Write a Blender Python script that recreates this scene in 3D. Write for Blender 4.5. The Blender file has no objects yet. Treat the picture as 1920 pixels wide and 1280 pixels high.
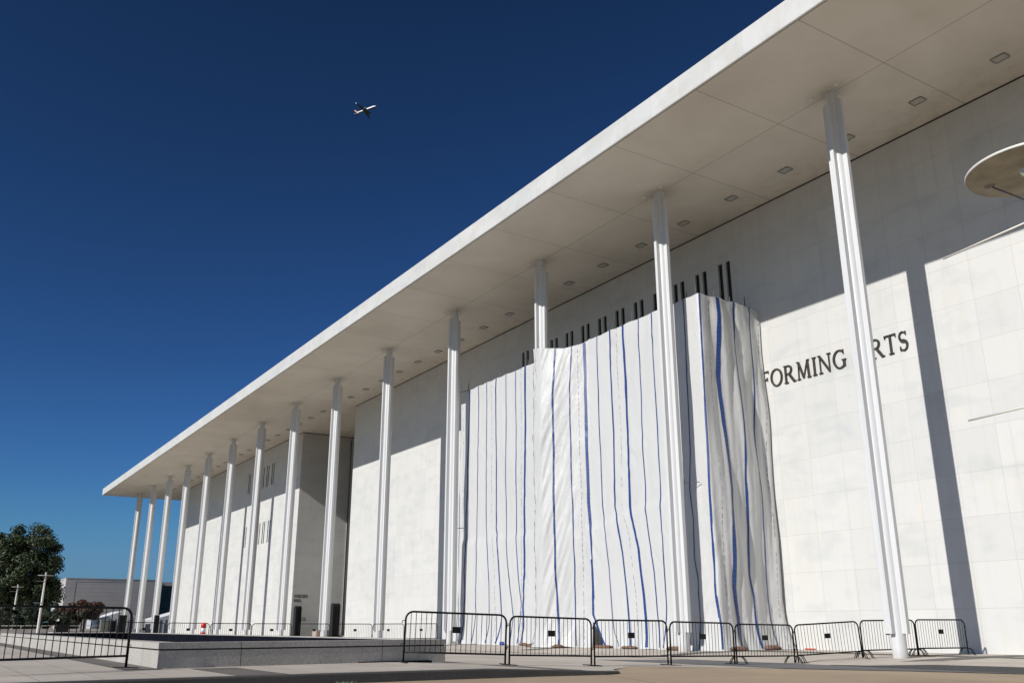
import bpy, bmesh, math, random
from mathutils import Vector, Matrix, noise
R = math.radians
random.seed(7)
C = bpy.context.scene.collection
sc = bpy.context.scene

# ------------------------------------------------------------------ camera
CAM = Vector((0, 0, 0.977))
FWD = Vector((-0.80460342, 0.51221154, 0.30042085))
RGT = Vector((0.5365361, 0.84387543, -0.00181064))
UPV = Vector((0.2544452, -0.15972979, 0.95380503))
cam = bpy.data.cameras.new('camera'); camo = bpy.data.objects.new('camera', cam); C.objects.link(camo)
cam.sensor_width = 36; cam.lens = 1694.33 / 1920 * 36; cam.clip_start = 0.1; cam.clip_end = 9000
M = Matrix((RGT, UPV, -FWD)).transposed().to_4x4(); M.translation = CAM
camo.matrix_world = M
sc.camera = camo

# ------------------------------------------------------------------ light
TOSUN = Vector((0.148, -1.0, 0.604)).normalized()
w = bpy.data.worlds.new('World'); sc.world = w; w.use_nodes = True
wn = w.node_tree; bg = wn.nodes['Background']
sky = wn.nodes.new('ShaderNodeTexSky'); sky.sky_type = 'NISHITA'; sky.sun_disc = False
sky.sun_elevation = math.asin(TOSUN.z); sky.sun_rotation = math.atan2(TOSUN.x, TOSUN.y)
sky.altitude = 0; sky.air_density = 1.0; sky.dust_density = 0.1; sky.ozone_density = 3.0
sep = wn.nodes.new('ShaderNodeSeparateColor'); cmb = wn.nodes.new('ShaderNodeCombineColor')
wn.links.new(sky.outputs[0], sep.inputs[0])
for i, (mul, po, lim) in enumerate(((0.140, 1.50, 4.4), (0.190, 1.65, 5.2), (0.150, 1.98, 6.0))):   # deep, polarised late-summer blue
    mn = wn.nodes.new('ShaderNodeMath'); mn.operation = 'SMOOTH_MIN'; mn.inputs[1].default_value = lim; mn.inputs[2].default_value = 1.0
    pw = wn.nodes.new('ShaderNodeMath'); pw.operation = 'POWER'; pw.inputs[1].default_value = po
    ml = wn.nodes.new('ShaderNodeMath'); ml.operation = 'MULTIPLY'; ml.inputs[1].default_value = mul
    wn.links.new(sep.outputs[i], mn.inputs[0]); wn.links.new(mn.outputs[0], pw.inputs[0]); wn.links.new(pw.outputs[0], ml.inputs[0]); wn.links.new(ml.outputs[0], cmb.inputs[i])
wn.links.new(cmb.outputs[0], bg.inputs[0])
bg.inputs[1].default_value = 0.09
sun = bpy.data.lights.new('sun', 'SUN'); sun.energy = 4.55; sun.angle = R(0.53); sun.color = (1.0, 0.972, 0.93)
suno = bpy.data.objects.new('sun', sun); C.objects.link(suno)
suno.rotation_euler = TOSUN.to_track_quat('Z', 'Y').to_euler()
sc.view_settings.view_transform = 'Standard'; sc.view_settings.look = 'None'
sc.view_settings.exposure = 0.0; sc.view_settings.gamma = 1.0

# ------------------------------------------------------------------ materials
def newmat(name):
    m = bpy.data.materials.new(name); m.use_nodes = True
    nt = m.node_tree; return m, nt, nt.nodes['Principled BSDF']
def link(nt, a, b): nt.links.new(a, b)
def node(nt, t, **kw):
    n = nt.nodes.new(t)
    for k, v in kw.items():
        if k.startswith('_'): setattr(n, k[1:], v)
        else: n.inputs[k.replace('__', ' ')].default_value = v
    return n
def coords(nt, scale=(1, 1, 1), loc=(0, 0, 0)):
    tc = nt.nodes.new('ShaderNodeTexCoord'); mp = nt.nodes.new('ShaderNodeMapping')
    mp.inputs['Scale'].default_value = scale; mp.inputs['Location'].default_value = loc
    link(nt, tc.outputs['Object'], mp.inputs[0]); return mp.outputs[0]
def noise_n(nt, vec, scale, detail=4, rough=0.55, dist=0):
    n = node(nt, 'ShaderNodeTexNoise', Scale=scale, Detail=detail, Roughness=rough, Distortion=dist)
    link(nt, vec, n.inputs['Vector']); return n.outputs['Fac']
def ramp(nt, fac, stops):
    r = nt.nodes.new('ShaderNodeValToRGB'); el = r.color_ramp.elements
    while len(el) < len(stops): el.new(0.5)
    for e, (p, c) in zip(el, stops):
        e.position = p; e.color = c if len(c) == 4 else (*c, 1)
    link(nt, fac, r.inputs[0]); return r.outputs[0]
def mix(nt, a, b, fac, mode='MIX'):
    m = nt.nodes.new('ShaderNodeMix'); m.data_type = 'RGBA'; m.blend_type = mode
    if hasattr(fac, 'links'): link(nt, fac, m.inputs[0])
    else: m.inputs[0].default_value = fac
    for s, i in ((a, 6), (b, 7)):
        if hasattr(s, 'links'): link(nt, s, m.inputs[i])
        else: m.inputs[i].default_value = (*s, 1)
    return m.outputs[2]
def math_n(nt, op, a, b=0.0, c=0.0):
    m = nt.nodes.new('ShaderNodeMath'); m.operation = op
    for i, s in enumerate((a, b, c)):
        if hasattr(s, 'links'): link(nt, s, m.inputs[i])
        else: m.inputs[i].default_value = s
    return m.outputs[0]
def bump(nt, bs, h, strength, dist=0.02):
    b = node(nt, 'ShaderNodeBump', Strength=strength, Distance=dist)
    link(nt, h, b.inputs['Height']); link(nt, b.outputs[0], bs.inputs['Normal'])
def simple(name, col, rough=0.6, var=0.15, scale=6.0, metal=0.0, bmp=0.0, bscale=60.0, coat=0.0):
    m, nt, bs = newmat(name)
    v = coords(nt); f = noise_n(nt, v, scale, 6)
    lo = tuple(c * (1 - var) for c in col); hi = tuple(min(1, c * (1 + var)) for c in col)
    link(nt, ramp(nt, f, [(0.3, lo), (0.7, hi)]), bs.inputs['Base Color'])
    bs.inputs['Roughness'].default_value = rough; bs.inputs['Metallic'].default_value = metal
    if coat: bs.inputs['Coat Weight'].default_value = coat
    if bmp: bump(nt, bs, noise_n(nt, v, bscale, 4), bmp)
    return m

def marble(name, base, w=1.613, h=1.54, offx=18.7, offz=0.0, stain=0.5, mort=0.006):
    m, nt, bs = newmat(name)
    tc = nt.nodes.new('ShaderNodeTexCoord'); sp = nt.nodes.new('ShaderNodeSeparateXYZ'); link(nt, tc.outputs['Object'], sp.inputs[0])
    u = math_n(nt, 'ADD', math_n(nt, 'ADD', sp.outputs[0], sp.outputs[1]), offx - 30.89)
    cb = nt.nodes.new('ShaderNodeCombineXYZ'); link(nt, u, cb.inputs[0]); link(nt, math_n(nt, 'ADD', sp.outputs[2], offz), cb.inputs[1])
    bt = node(nt, 'ShaderNodeTexBrick', Scale=1.0, _offset=0.0, _squash=1.0)
    bt.inputs['Mortar Size'].default_value = mort; bt.inputs['Mortar Smooth'].default_value = 0.6
    bt.inputs['Brick Width'].default_value = w; bt.inputs['Row Height'].default_value = h
    bt.inputs['Bias'].default_value = 0.1
    bt.inputs['Color1'].default_value = (*base, 1); bt.inputs['Color2'].default_value = (base[0] * .93, base[1] * .935, base[2] * .945, 1)
    bt.inputs['Mortar'].default_value = (base[0] * .75, base[1] * .735, base[2] * .70, 1)
    link(nt, cb.outputs[0], bt.inputs['Vector'])
    # soft veins
    ob = tc.outputs['Object']
    mp = nt.nodes.new('ShaderNodeMapping'); mp.inputs['Rotation'].default_value = (0.5, 0.7, 0.3); mp.inputs['Scale'].default_value = (1, 1, 2.2); link(nt, ob, mp.inputs[0])
    v = noise_n(nt, mp.outputs[0], 0.55, 8, 0.55, 0.5)
    c = mix(nt, bt.outputs[0], ramp(nt, v, [(0.34, (0.90, 0.915, 0.93)), (0.5, (1, 1, 1)), (0.75, (1.0, 0.995, 0.985))]), 0.9, 'MULTIPLY')
    # vertical yellowish run-down stains
    mp2 = nt.nodes.new('ShaderNodeMapping'); mp2.inputs['Scale'].default_value = (1.6, 1.6, 0.16); link(nt, ob, mp2.inputs[0])
    s = noise_n(nt, mp2.outputs[0], 1.3, 8, 0.65, 0.3)
    c = mix(nt, c, ramp(nt, s, [(0.52, (1, 1, 1)), (0.70, (0.93, 0.90, 0.83))]), stain, 'MULTIPLY')
    # rust blotches
    s2 = noise_n(nt, ob, 0.55, 3, 0.5)
    s3 = noise_n(nt, mp2.outputs[0], 4.0, 4, 0.6)
    c = mix(nt, c, (0.80, 0.68, 0.52), math_n(nt, 'MULTIPLY', ramp(nt, s2, [(0.58, (0, 0, 0)), (0.68, (1, 1, 1))]), ramp(nt, s3, [(0.5, (0, 0, 0)), (0.7, (0.30, 0.30, 0.30))])))
    mp3 = nt.nodes.new('ShaderNodeMapping'); mp3.inputs['Scale'].default_value = (5.0, 5.0, 0.10); link(nt, ob, mp3.inputs[0])
    s4 = noise_n(nt, mp3.outputs[0], 1.0, 5, 0.6); s5 = noise_n(nt, ob, 0.25, 3, 0.5)
    c = mix(nt, c, (0.42, 0.41, 0.38), math_n(nt, 'MULTIPLY', ramp(nt, s4, [(0.58, (0, 0, 0)), (0.74, (0.32, 0.32, 0.32))]), ramp(nt, s5, [(0.42, (0, 0, 0)), (0.62, (1, 1, 1))])))
    # grime near the top under the eaves, broken up
    g = node(nt, 'ShaderNodeMapRange'); link(nt, sp.outputs[2], g.inputs[0]); g.inputs[1].default_value = 17.0; g.inputs[2].default_value = 20.0
    gn = noise_n(nt, ob, 1.1, 8, 0.7)
    c = mix(nt, c, (0.50, 0.48, 0.42), math_n(nt, 'MULTIPLY', math_n(nt, 'MULTIPLY', g.outputs[0], ramp(nt, gn, [(0.42, (0, 0, 0)), (0.7, (1, 1, 1))])), 0.6))
    link(nt, c, bs.inputs['Base Color'])
    bs.inputs['Roughness'].default_value = 0.55
    mh = math_n(nt, 'SUBTRACT', 1.0, bt.outputs['Fac'])
    bump(nt, bs, math_n(nt, 'ADD', mh, math_n(nt, 'MULTIPLY', v, 0.10)), 0.30, 0.012)
    return m

def paving(name, base, bw, rh, joint, var=0.1, rot=0.0, mort=0.012, joff=(0, 0, 0), offset=0.0, speck=0.12):
    m, nt, bs = newmat(name)
    tc = nt.nodes.new('ShaderNodeTexCoord'); mp = nt.nodes.new('ShaderNodeMapping'); mp.inputs['Rotation'].default_value = (0, 0, rot); mp.inputs['Location'].default_value = joff
    link(nt, tc.outputs['Object'], mp.inputs[0])
    bt = node(nt, 'ShaderNodeTexBrick', Scale=1.0, _offset=offset)
    bt.inputs['Mortar Size'].default_value = mort; bt.inputs['Mortar Smooth'].default_value = 0.3
    bt.inputs['Brick Width'].default_value = bw; bt.inputs['Row Height'].default_value = rh; bt.inputs['Bias'].default_value = 0
    bt.inputs['Color1'].default_value = (*base, 1); bt.inputs['Color2'].default_value = (*[c * (1 - var) for c in base], 1)
    bt.inputs['Mortar'].default_value = (*joint, 1)
    link(nt, mp.outputs[0], bt.inputs['Vector'])
    big = noise_n(nt, tc.outputs['Object'], 0.35, 7, 0.65, 0.5)
    c = mix(nt, bt.outputs[0], ramp(nt, big, [(0.3, (0.80, 0.79, 0.77)), (0.55, (1, 1, 1)), (0.75, (1.07, 1.05, 1.02))]), 1.0, 'MULTIPLY')
    fine = noise_n(nt, tc.outputs['Object'], 70, 3, 0.7)
    c = mix(nt, c, ramp(nt, fine, [(0.3, (1 - speck * 2,) * 3), (0.7, (1 + speck,) * 3)]), 1.0, 'MULTIPLY')
    spots = noise_n(nt, tc.outputs['Object'], 2.6, 3, 0.5)
    c = mix(nt, c, tuple(b * .55 for b in base), ramp(nt, spots, [(0.70, (0, 0, 0)), (0.76, (0.5, 0.5, 0.5))]))
    link(nt, c, bs.inputs['Base Color']); bs.inputs['Roughness'].default_value = 0.85
    bump(nt, bs, math_n(nt, 'ADD', math_n(nt, 'SUBTRACT', 1.0, bt.outputs['Fac']), math_n(nt, 'MULTIPLY', fine, 0.25)), 0.3, 0.01)
    return m

MT = {}
MT['marble'] = marble('marble', (0.625, 0.62, 0.59), mort=0.010)
MT['marble_recess_shaded'] = marble('recess_marble_shaded', (0.53, 0.52, 0.495), mort=0.010)  # wall marble darkened, recess shade painted into its colour
MT['fascia'] = marble('fascia_marble', (0.63, 0.625, 0.60), w=1.613, h=3.0, offx=49.0, offz=-19.0, stain=0.4, mort=0.008)
def column_mat():
    m, nt, bs = newmat('white_painted_steel')
    tc = nt.nodes.new('ShaderNodeTexCoord'); ob = tc.outputs['Object']
    mp = nt.nodes.new('ShaderNodeMapping'); mp.inputs['Scale'].default_value = (9, 9, .35); link(nt, ob, mp.inputs[0])
    st = noise_n(nt, mp.outputs[0], 1.0, 6, 0.65)
    c = mix(nt, (0.635, 0.64, 0.64), (0.54, 0.535, 0.515), ramp(nt, st, [(0.48, (0, 0, 0)), (0.78, (1, 1, 1))]))
    sp = nt.nodes.new('ShaderNodeSeparateXYZ'); link(nt, ob, sp.inputs[0])
    g = node(nt, 'ShaderNodeMapRange'); link(nt, sp.outputs[2], g.inputs[0]); g.inputs[1].default_value = .35; g.inputs[2].default_value = 0.0
    c = mix(nt, c, (0.36, 0.33, 0.29), math_n(nt, 'MULTIPLY', math_n(nt, 'MULTIPLY', g.outputs[0], noise_n(nt, ob, 7, 6, .7)), .9))
    link(nt, c, bs.inputs['Base Color']); bs.inputs['Roughness'].default_value = 0.42
    bump(nt, bs, noise_n(nt, mp.outputs[0], .6, 2, .5), .12, .02)
    return m
MT['column'] = column_mat()
def soffit_mat():
    m, nt, bs = newmat('soffit_plaster')
    tc = nt.nodes.new('ShaderNodeTexCoord'); mp = nt.nodes.new('ShaderNodeMapping'); mp.inputs['Location'].default_value = (16.2, -25.97, 0)
    link(nt, tc.outputs['Object'], mp.inputs[0])
    bt = node(nt, 'ShaderNodeTexBrick', Scale=1.0, _offset=0.0)
    bt.inputs['Mortar Size'].default_value = 0.016; bt.inputs['Mortar Smooth'].default_value = 0.2
    bt.inputs['Brick Width'].default_value = 4.839; bt.inputs['Row Height'].default_value = 9.13; bt.inputs['Bias'].default_value = 0
    b = (0.66, 0.61, 0.53)
    bt.inputs['Color1'].default_value = (*b, 1); bt.inputs['Color2'].default_value = (b[0] * .97, b[1] * .97, b[2] * .965, 1); bt.inputs['Mortar'].default_value = (0.30, 0.27, 0.23, 1)
    link(nt, mp.outputs[0], bt.inputs['Vector'])
    o = tc.outputs['Object']
    n1 = noise_n(nt, o, 0.25, 8, 0.6, 0.4)
    c = mix(nt, bt.outputs[0], ramp(nt, n1, [(0.3, (0.87, 0.86, 0.84)), (0.6, (1, 1, 1))]), 1.0, 'MULTIPLY')
    # mould blotches: denser toward the wall
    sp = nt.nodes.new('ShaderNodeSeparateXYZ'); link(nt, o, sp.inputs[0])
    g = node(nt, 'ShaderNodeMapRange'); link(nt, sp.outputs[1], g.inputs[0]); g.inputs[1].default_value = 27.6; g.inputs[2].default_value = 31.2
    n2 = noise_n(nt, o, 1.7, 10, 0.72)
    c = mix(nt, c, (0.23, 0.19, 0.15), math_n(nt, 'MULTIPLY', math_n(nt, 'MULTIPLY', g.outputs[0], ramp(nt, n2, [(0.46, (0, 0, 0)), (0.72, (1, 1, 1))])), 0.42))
    # dirt round every column head
    X = math_n(nt, 'SUBTRACT', math_n(nt, 'PINGPONG', math_n(nt, 'ADD', sp.outputs[0], 18.479 + 96.78 * 3), 4.839), 0.0)
    Y = math_n(nt, 'SUBTRACT', sp.outputs[1], 25.965)
    d = math_n(nt, 'SQRT', math_n(nt, 'ADD', math_n(nt, 'MULTIPLY', X, X), math_n(nt, 'MULTIPLY', math_n(nt, 'MULTIPLY', Y, Y), 2.5)))
    g2 = node(nt, 'ShaderNodeMapRange'); link(nt, d, g2.inputs[0]); g2.inputs[1].default_value = 1.3; g2.inputs[2].default_value = 0.25
    n3 = noise_n(nt, o, 2.2, 8, 0.7)
    c = mix(nt, c, (0.27, 0.23, 0.18), math_n(nt, 'MULTIPLY', math_n(nt, 'MULTIPLY', g2.outputs[0], n3), 0.8))
    link(nt, c, bs.inputs['Base Color']); bs.inputs['Roughness'].default_value = 0.9
    return m
MT['soffit'] = soffit_mat()
MT['dark_gap'] = simple('dark_joint', (0.03, 0.028, 0.025), 0.9)
MT['glass'] = simple('dark_window_glass', (0.006, 0.006, 0.006), 0.25, 0.2)
MT['bronze'] = simple('bronze', (0.085, 0.072, 0.058), 0.35, 0.25, 3, metal=0.6)
MT['winframe'] = simple('window_frame_bronze', (0.035, 0.033, 0.03), 0.6, 0.2)
MT['fixture'] = simple('fixture_metal', (0.30, 0.29, 0.26), 0.5, 0.15)
MT['fixglass'] = simple('fixture_glass', (0.42, 0.42, 0.38), 0.3, 0.1)
MT['black'] = simple('black_powder_coat', (0.007, 0.007, 0.008), 0.42, 0.3)
MT['black'].node_tree.nodes['Principled BSDF'].inputs['Specular IOR Level'].default_value = 0.22
MT['blackcloth'] = simple('black_cloth', (0.008, 0.008, 0.009), 0.9, 0.3)
MT['granite_in'] = simple('black_granite_lining', (0.008, 0.009, 0.014), 1.0, 0.4, 2)
MT['granite_in'].node_tree.nodes['Principled BSDF'].inputs['Specular IOR Level'].default_value = 0.05
MT['rod'] = simple('cream_rod', (0.72, 0.70, 0.62), 0.4, 0.05)
MT['lampdisc'] = simple('lamp_disc_paint', (0.33, 0.315, 0.255), 0.7, 0.28, 3)
MT['lampwhite'] = simple('lamp_white_paint', (0.72, 0.70, 0.65), 0.4, 0.05)
MT['acrylic'] = simple('lamp_head_acrylic', (0.62, 0.64, 0.66), 0.15, 0.04)
MT['steel'] = simple('steel_tube', (0.25, 0.25, 0.24), 0.45, 0.2, metal=0.7)
def granite_mat(name, base, joint_w):
    m, nt, bs = newmat(name)
    o = coords(nt)
    v = nt.nodes.new('ShaderNodeTexVoronoi'); v.inputs['Scale'].default_value = 38; link(nt, o, v.inputs['Vector'])
    f = noise_n(nt, o, 22, 6, 0.8)
    c = ramp(nt, f, [(0.32, tuple(b * .62 for b in base)), (0.5, base), (0.68, tuple(min(1, b * 1.25) for b in base))])
    big = noise_n(nt, o, 0.7, 5, 0.6)
    c = mix(nt, c, ramp(nt, big, [(0.3, (0.82, 0.81, 0.79)), (0.65, (1.03, 1.02, 1.0))]), 1.0, 'MULTIPLY')
    # panel joints every joint_w along x+y
    sp = nt.nodes.new('ShaderNodeSeparateXYZ'); link(nt, o, sp.inputs[0])
    s = math_n(nt, 'ADD', math_n(nt, 'ADD', sp.outputs[0], sp.outputs[1]), 500.0 + 14.9)
    pp = math_n(nt, 'PINGPONG', s, joint_w / 2)
    c = mix(nt, (0.06, 0.055, 0.05), c, ramp(nt, pp, [(0.004, (0, 0, 0)), (0.010, (1, 1, 1))]))
    link(nt, c, bs.inputs['Base Color']); bs.inputs['Roughness'].default_value = 0.7
    bump(nt, bs, f, 0.15, 0.01)
    return m
MT['granite'] = granite_mat('flamed_granite', (0.465, 0.445, 0.41), 3.0)
MT['curb'] = granite_mat('dark_granite_kerb', (0.06, 0.058, 0.056), 1.85)
MT['road'] = paving('tan_aggregate_concrete', (0.43, 0.33, 0.22), 6.0, 6.0, (0.16, 0.13, 0.10), 0.04, 0.35, 0.02, speck=0.16)
MT['walk'] = paving('pale_paving_slabs', (0.56, 0.50, 0.43), 1.5, 0.9, (0.34, 0.30, 0.26), 0.13, 0.0, 0.015, speck=0.1)
MT['band'] = paving('dark_paving_band', (0.175, 0.16, 0.14), 0.9, 0.9, (0.09, 0.08, 0.07), 0.15, 0.0, 0.012)
MT['asphalt'] = paving('grey_asphalt', (0.15, 0.15, 0.152), 30, 30, (0.08, 0.08, 0.08), 0.05, 0.0, 0.01, speck=0.2)
MT['ground'] = simple('far_ground', (0.085, 0.085, 0.05), 0.95, 0.2, 0.05)  # darkened so its unseen stretches bounce less light onto the walls

def tarp_mat():
    m, nt, bs = newmat('white_plastic_sheeting')
    o = coords(nt); 
    mp = nt.nodes.new('ShaderNodeMapping'); mp.inputs['Rotation'].default_value = (0.0, 0.75, 0.0); mp.inputs['Scale'].default_value = (1.6, 1.0, 0.55)
    link(nt, o, mp.inputs[0])
    n1 = noise_n(nt, mp.outputs[0], 1.3, 9, 0.62, 0.8)
    n2 = noise_n(nt, o, 9.0, 5, 0.6, 0.6)
    big = noise_n(nt, o, 0.35, 4, 0.5)
    c = mix(nt, (0.625, 0.628, 0.615), (0.69, 0.69, 0.675), big)
    link(nt, c, bs.inputs['Base Color']); bs.inputs['Roughness'].default_value = 0.40; bs.inputs['Specular IOR Level'].default_value = 0.55
    h = math_n(nt, 'ADD', math_n(nt, 'MULTIPLY', n1, 1.0), math_n(nt, 'MULTIPLY', n2, 0.10))
    bump(nt, bs, h, 0.42, 0.12)
    tr = nt.nodes.new('ShaderNodeBsdfTranslucent'); tr.inputs[0].default_value = (0.7, 0.7, 0.7, 1)
    ms = nt.nodes.new('ShaderNodeMixShader'); ms.inputs[0].default_value = 0.16
    out = nt.nodes['Material Output']; link(nt, bs.outputs[0], ms.inputs[1]); link(nt, tr.outputs[0], ms.inputs[2]); link(nt, ms.outputs[0], out.inputs[0])
    return m
MT['tarp'] = tarp_mat()
def stripe_mat(name, a, b, freq, duty):
    m, nt, bs = newmat(name)
    tc = nt.nodes.new('ShaderNodeTexCoord'); sp = nt.nodes.new('ShaderNodeSeparateXYZ'); link(nt, tc.outputs['Object'], sp.inputs[0])
    fr = math_n(nt, 'FRACT', math_n(nt, 'MULTIPLY', sp.outputs[2], freq))
    c = mix(nt, a, b, math_n(nt, 'LESS_THAN', fr, duty))
    link(nt, c, bs.inputs['Base Color']); bs.inputs['Roughness'].default_value = 0.4
    return m
MT['stripe'] = stripe_mat('blue_tape', (0.016, 0.045, 0.185), (0.04, 0.08, 0.24), 5.0, 0.16)
MT['grey_print'] = simple('grey_print', (0.33, 0.33, 0.33), 0.6, 0.3, 12)

def leaf_mat(name, dark, light, red=None):
    m, nt, bs = newmat(name)
    o = coords(nt); f = noise_n(nt, o, 1.1, 4, 0.7); g = noise_n(nt, o, 9, 2, 0.6)
    f2 = math_n(nt, 'ADD', math_n(nt, 'MULTIPLY', f, 0.6), math_n(nt, 'MULTIPLY', g, 0.4))
    link(nt, ramp(nt, f2, [(0.38, dark), (0.62, light)]), bs.inputs['Base Color'])
    bs.inputs['Roughness'].default_value = 0.6
    return m
MT['leaf'] = leaf_mat('tree_leaves', (0.020, 0.033, 0.010), (0.055, 0.078, 0.022))
MT['leaf2'] = leaf_mat('shrub_leaves', (0.014, 0.027, 0.009), (0.040, 0.062, 0.020))
MT['leafred'] = leaf_mat('maple_leaves', (0.030, 0.010, 0.006), (0.095, 0.036, 0.014))
MT['leafolive'] = leaf_mat('maple_green_leaves', (0.014, 0.014, 0.006), (0.035, 0.032, 0.012))
MT['bark'] = simple('bark', (0.10, 0.085, 0.07), 0.95, 0.3, 8)
MT['stucco'] = None
def bld_mat():
    m, nt, bs = newmat('grey_cladding'); o = coords(nt)
    sp = nt.nodes.new('ShaderNodeSeparateXYZ'); link(nt, o, sp.inputs[0])
    fr = math_n(nt, 'FRACT', math_n(nt, 'MULTIPLY', sp.outputs[2], 1.4))
    c = mix(nt, (0.46, 0.44, 0.42), (0.39, 0.375, 0.36), math_n(nt, 'LESS_THAN', fr, 0.12))
    n = noise_n(nt, o, 0.3, 6, 0.6); c = mix(nt, c, ramp(nt, n, [(0.3, (0.88, 0.88, 0.88)), (0.7, (1.05, 1.05, 1.05))]), 1.0, 'MULTIPLY')
    link(nt, c, bs.inputs['Base Color']); bs.inputs['Roughness'].default_value = 0.9
    return m
MT['cladding'] = bld_mat()
MT['teal'] = simple('teal_glass', (0.03, 0.075, 0.085), 0.2, 0.2, 1)
MT['tealbright'] = simple('teal_sheet', (0.02, 0.25, 0.20), 0.6, 0.1)
MT['tent'] = simple('tent_fabric', (0.78, 0.78, 0.78), 0.6, 0.04, 1)
MT['tentstripe'] = stripe_mat('tent_side_fabric', (0.5, 0.5, 0.52), (0.35, 0.35, 0.37), 1.0, 0.0)
MT['red'] = simple('red_plastic', (0.55, 0.02, 0.015), 0.4, 0.08)
MT['whiteplastic'] = simple('white_reflective', (0.75, 0.74, 0.72), 0.35, 0.05)
MT['cabinet'] = simple('grey_green_cabinet', (0.16, 0.17, 0.14), 0.6, 0.1)
MT['sand'] = simple('brown_sandbag', (0.17, 0.10, 0.065), 0.9, 0.25, 9, bmp=0.3)
MT['bluebag'] = simple('blue_plastic_bag', (0.03, 0.07, 0.30), 0.4, 0.2, 9)
MT['planewhite'] = simple('aircraft_white', (0.84, 0.84, 0.85), 0.3, 0.03, 0.2)
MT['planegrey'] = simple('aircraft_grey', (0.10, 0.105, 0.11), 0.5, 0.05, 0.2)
MT['planered'] = simple('aircraft_tail_red', (0.45, 0.22, 0.18), 0.4, 0.2, 0.4)
MT['plantpot'] = simple('pinkish_stone_block', (0.42, 0.33, 0.28), 0.8, 0.1)

# ------------------------------------------------------------------ mesh helpers
def obj(name, bm, mats, parent=None, smooth=False, recalc=True):
    me = bpy.data.meshes.new(name)
    if recalc: bmesh.ops.recalc_face_normals(bm, faces=bm.faces)
    bm.to_mesh(me); bm.free()
    for m in (mats if isinstance(mats, (list, tuple)) else [mats]): me.materials.append(m)
    if smooth:
        for p in me.polygons: p.use_smooth = True
    o = bpy.data.objects.new(name, me); C.objects.link(o)
    if parent: o.parent = parent
    return o
def thing(name, label, cat, loc=(0, 0, 0), rotz=0, group=None):
    o = bpy.data.objects.new(name, None); C.objects.link(o); o.location = loc; o.rotation_euler = (0, 0, rotz)
    o.empty_display_size = 0.3
    o['label'] = label; o['category'] = cat
    if group: o['group'] = group
    return o
def tag(o, label, cat, group=None):
    o['label'] = label; o['category'] = cat
    if group: o['group'] = group
    return o
def struct(o): o['kind'] = 'structure'; return o
def copy_thing(root, **kw):
    r = root.copy(); C.objects.link(r)
    for ch in list(root.children):
        c = ch.copy(); C.objects.link(c); c.parent = r
        for g in list(ch.children):
            d = g.copy(); C.objects.link(d); d.parent = c
    for k, v in kw.items(): r[k] = v
    return r
def box(bm, x0, x1, y0, y1, z0, z1, mi=0, bev=0):
    vs = [bm.verts.new((x, y, z)) for z in (z0, z1) for y in (y0, y1) for x in (x0, x1)]
    fs = []
    for f in ((0, 1, 3, 2), (4, 5, 7, 6), (0, 1, 5, 4), (2, 3, 7, 6), (0, 2, 6, 4), (1, 3, 7, 5)):
        q = bm.faces.new([vs[i] for i in f]); q.material_index = mi; fs.append(q)
    if bev:
        es = list({e for f in fs for e in f.edges})
        bmesh.ops.bevel(bm, geom=es, offset=bev, segments=2, affect='EDGES', profile=0.5)
def tube(bm, pts, r, seg=10, mi=0, cap=True, rads=None):
    pts = [Vector(p) for p in pts]; rings = []
    prev = None
    for i, p in enumerate(pts):
        t = (pts[min(i + 1, len(pts) - 1)] - pts[max(i - 1, 0)]).normalized()
        if prev is None:
            a = t.orthogonal().normalized()
        else:
            a = (prev - t * prev.dot(t)).normalized()
        prev = a; b = t.cross(a); rr = rads[i] if rads else r
        rings.append([bm.verts.new(p + (a * math.cos(k * 2 * math.pi / seg) + b * math.sin(k * 2 * math.pi / seg)) * rr) for k in range(seg)])
    for i in range(len(rings) - 1):
        for k in range(seg):
            f = bm.faces.new((rings[i][k], rings[i][(k + 1) % seg], rings[i + 1][(k + 1) % seg], rings[i + 1][k])); f.material_index = mi; f.smooth = True
    if cap:
        for rg in (rings[0], rings[-1]):
            f = bm.faces.new(rg); f.material_index = mi
def lathe(bm, prof, seg=48, mi=0, cx=0, cy=0, smooth=True):
    rings = []
    for r, z in prof:
        rings.append([bm.verts.new((cx + r * math.cos(k * 2 * math.pi / seg), cy + r * math.sin(k * 2 * math.pi / seg), z)) for k in range(seg)])
    for i in range(len(rings) - 1):
        for k in range(seg):
            f = bm.faces.new((rings[i][k], rings[i][(k + 1) % seg], rings[i + 1][(k + 1) % seg], rings[i + 1][k])); f.material_index = mi; f.smooth = smooth
    return rings
def quad(bm, a, b, c, d, mi=0):
    f = bm.faces.new([bm.verts.new(p) for p in (a, b, c, d)]); f.material_index = mi; return f
def lerp_tab(tab, x):
    if x <= tab[0][0]: return tab[0][1]
    for (x0, y0), (x1, y1) in zip(tab, tab[1:]):
        if x <= x1: return y0 + (y1 - y0) * (x - x0) / (x1 - x0)
    return tab[-1][1]
NB = bmesh.new

# ------------------------------------------------------------------ ground
HT = [(2, .2), (9.6, .2), (12, .105), (14.5, .03), (17, 0), (20, -.06), (22.8, -.11), (25.2, 0), (28, .045), (31, .05)]
def hz(y): return lerp_tab(HT, y)
RT = [(12.6, .05), (14.5, .03), (17, 0), (20, -.06), (22.4, -.105), (31, -.105)]
def hr(y): return lerp_tab(RT, y)
bm = NB()
for i in range(-8, 8):      # far ground as big quads, reaches the horizon
    for j in range(-8, 8):
        s = 450; quad(bm, (i * s, j * s, -.35), ((i + 1) * s, j * s, -.35), ((i + 1) * s, (j + 1) * s, -.35), (i * s, (j + 1) * s, -.35))
bmesh.ops.remove_doubles(bm, verts=bm.verts, dist=.01)
struct(obj('ground', bm, MT['ground']))

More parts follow.
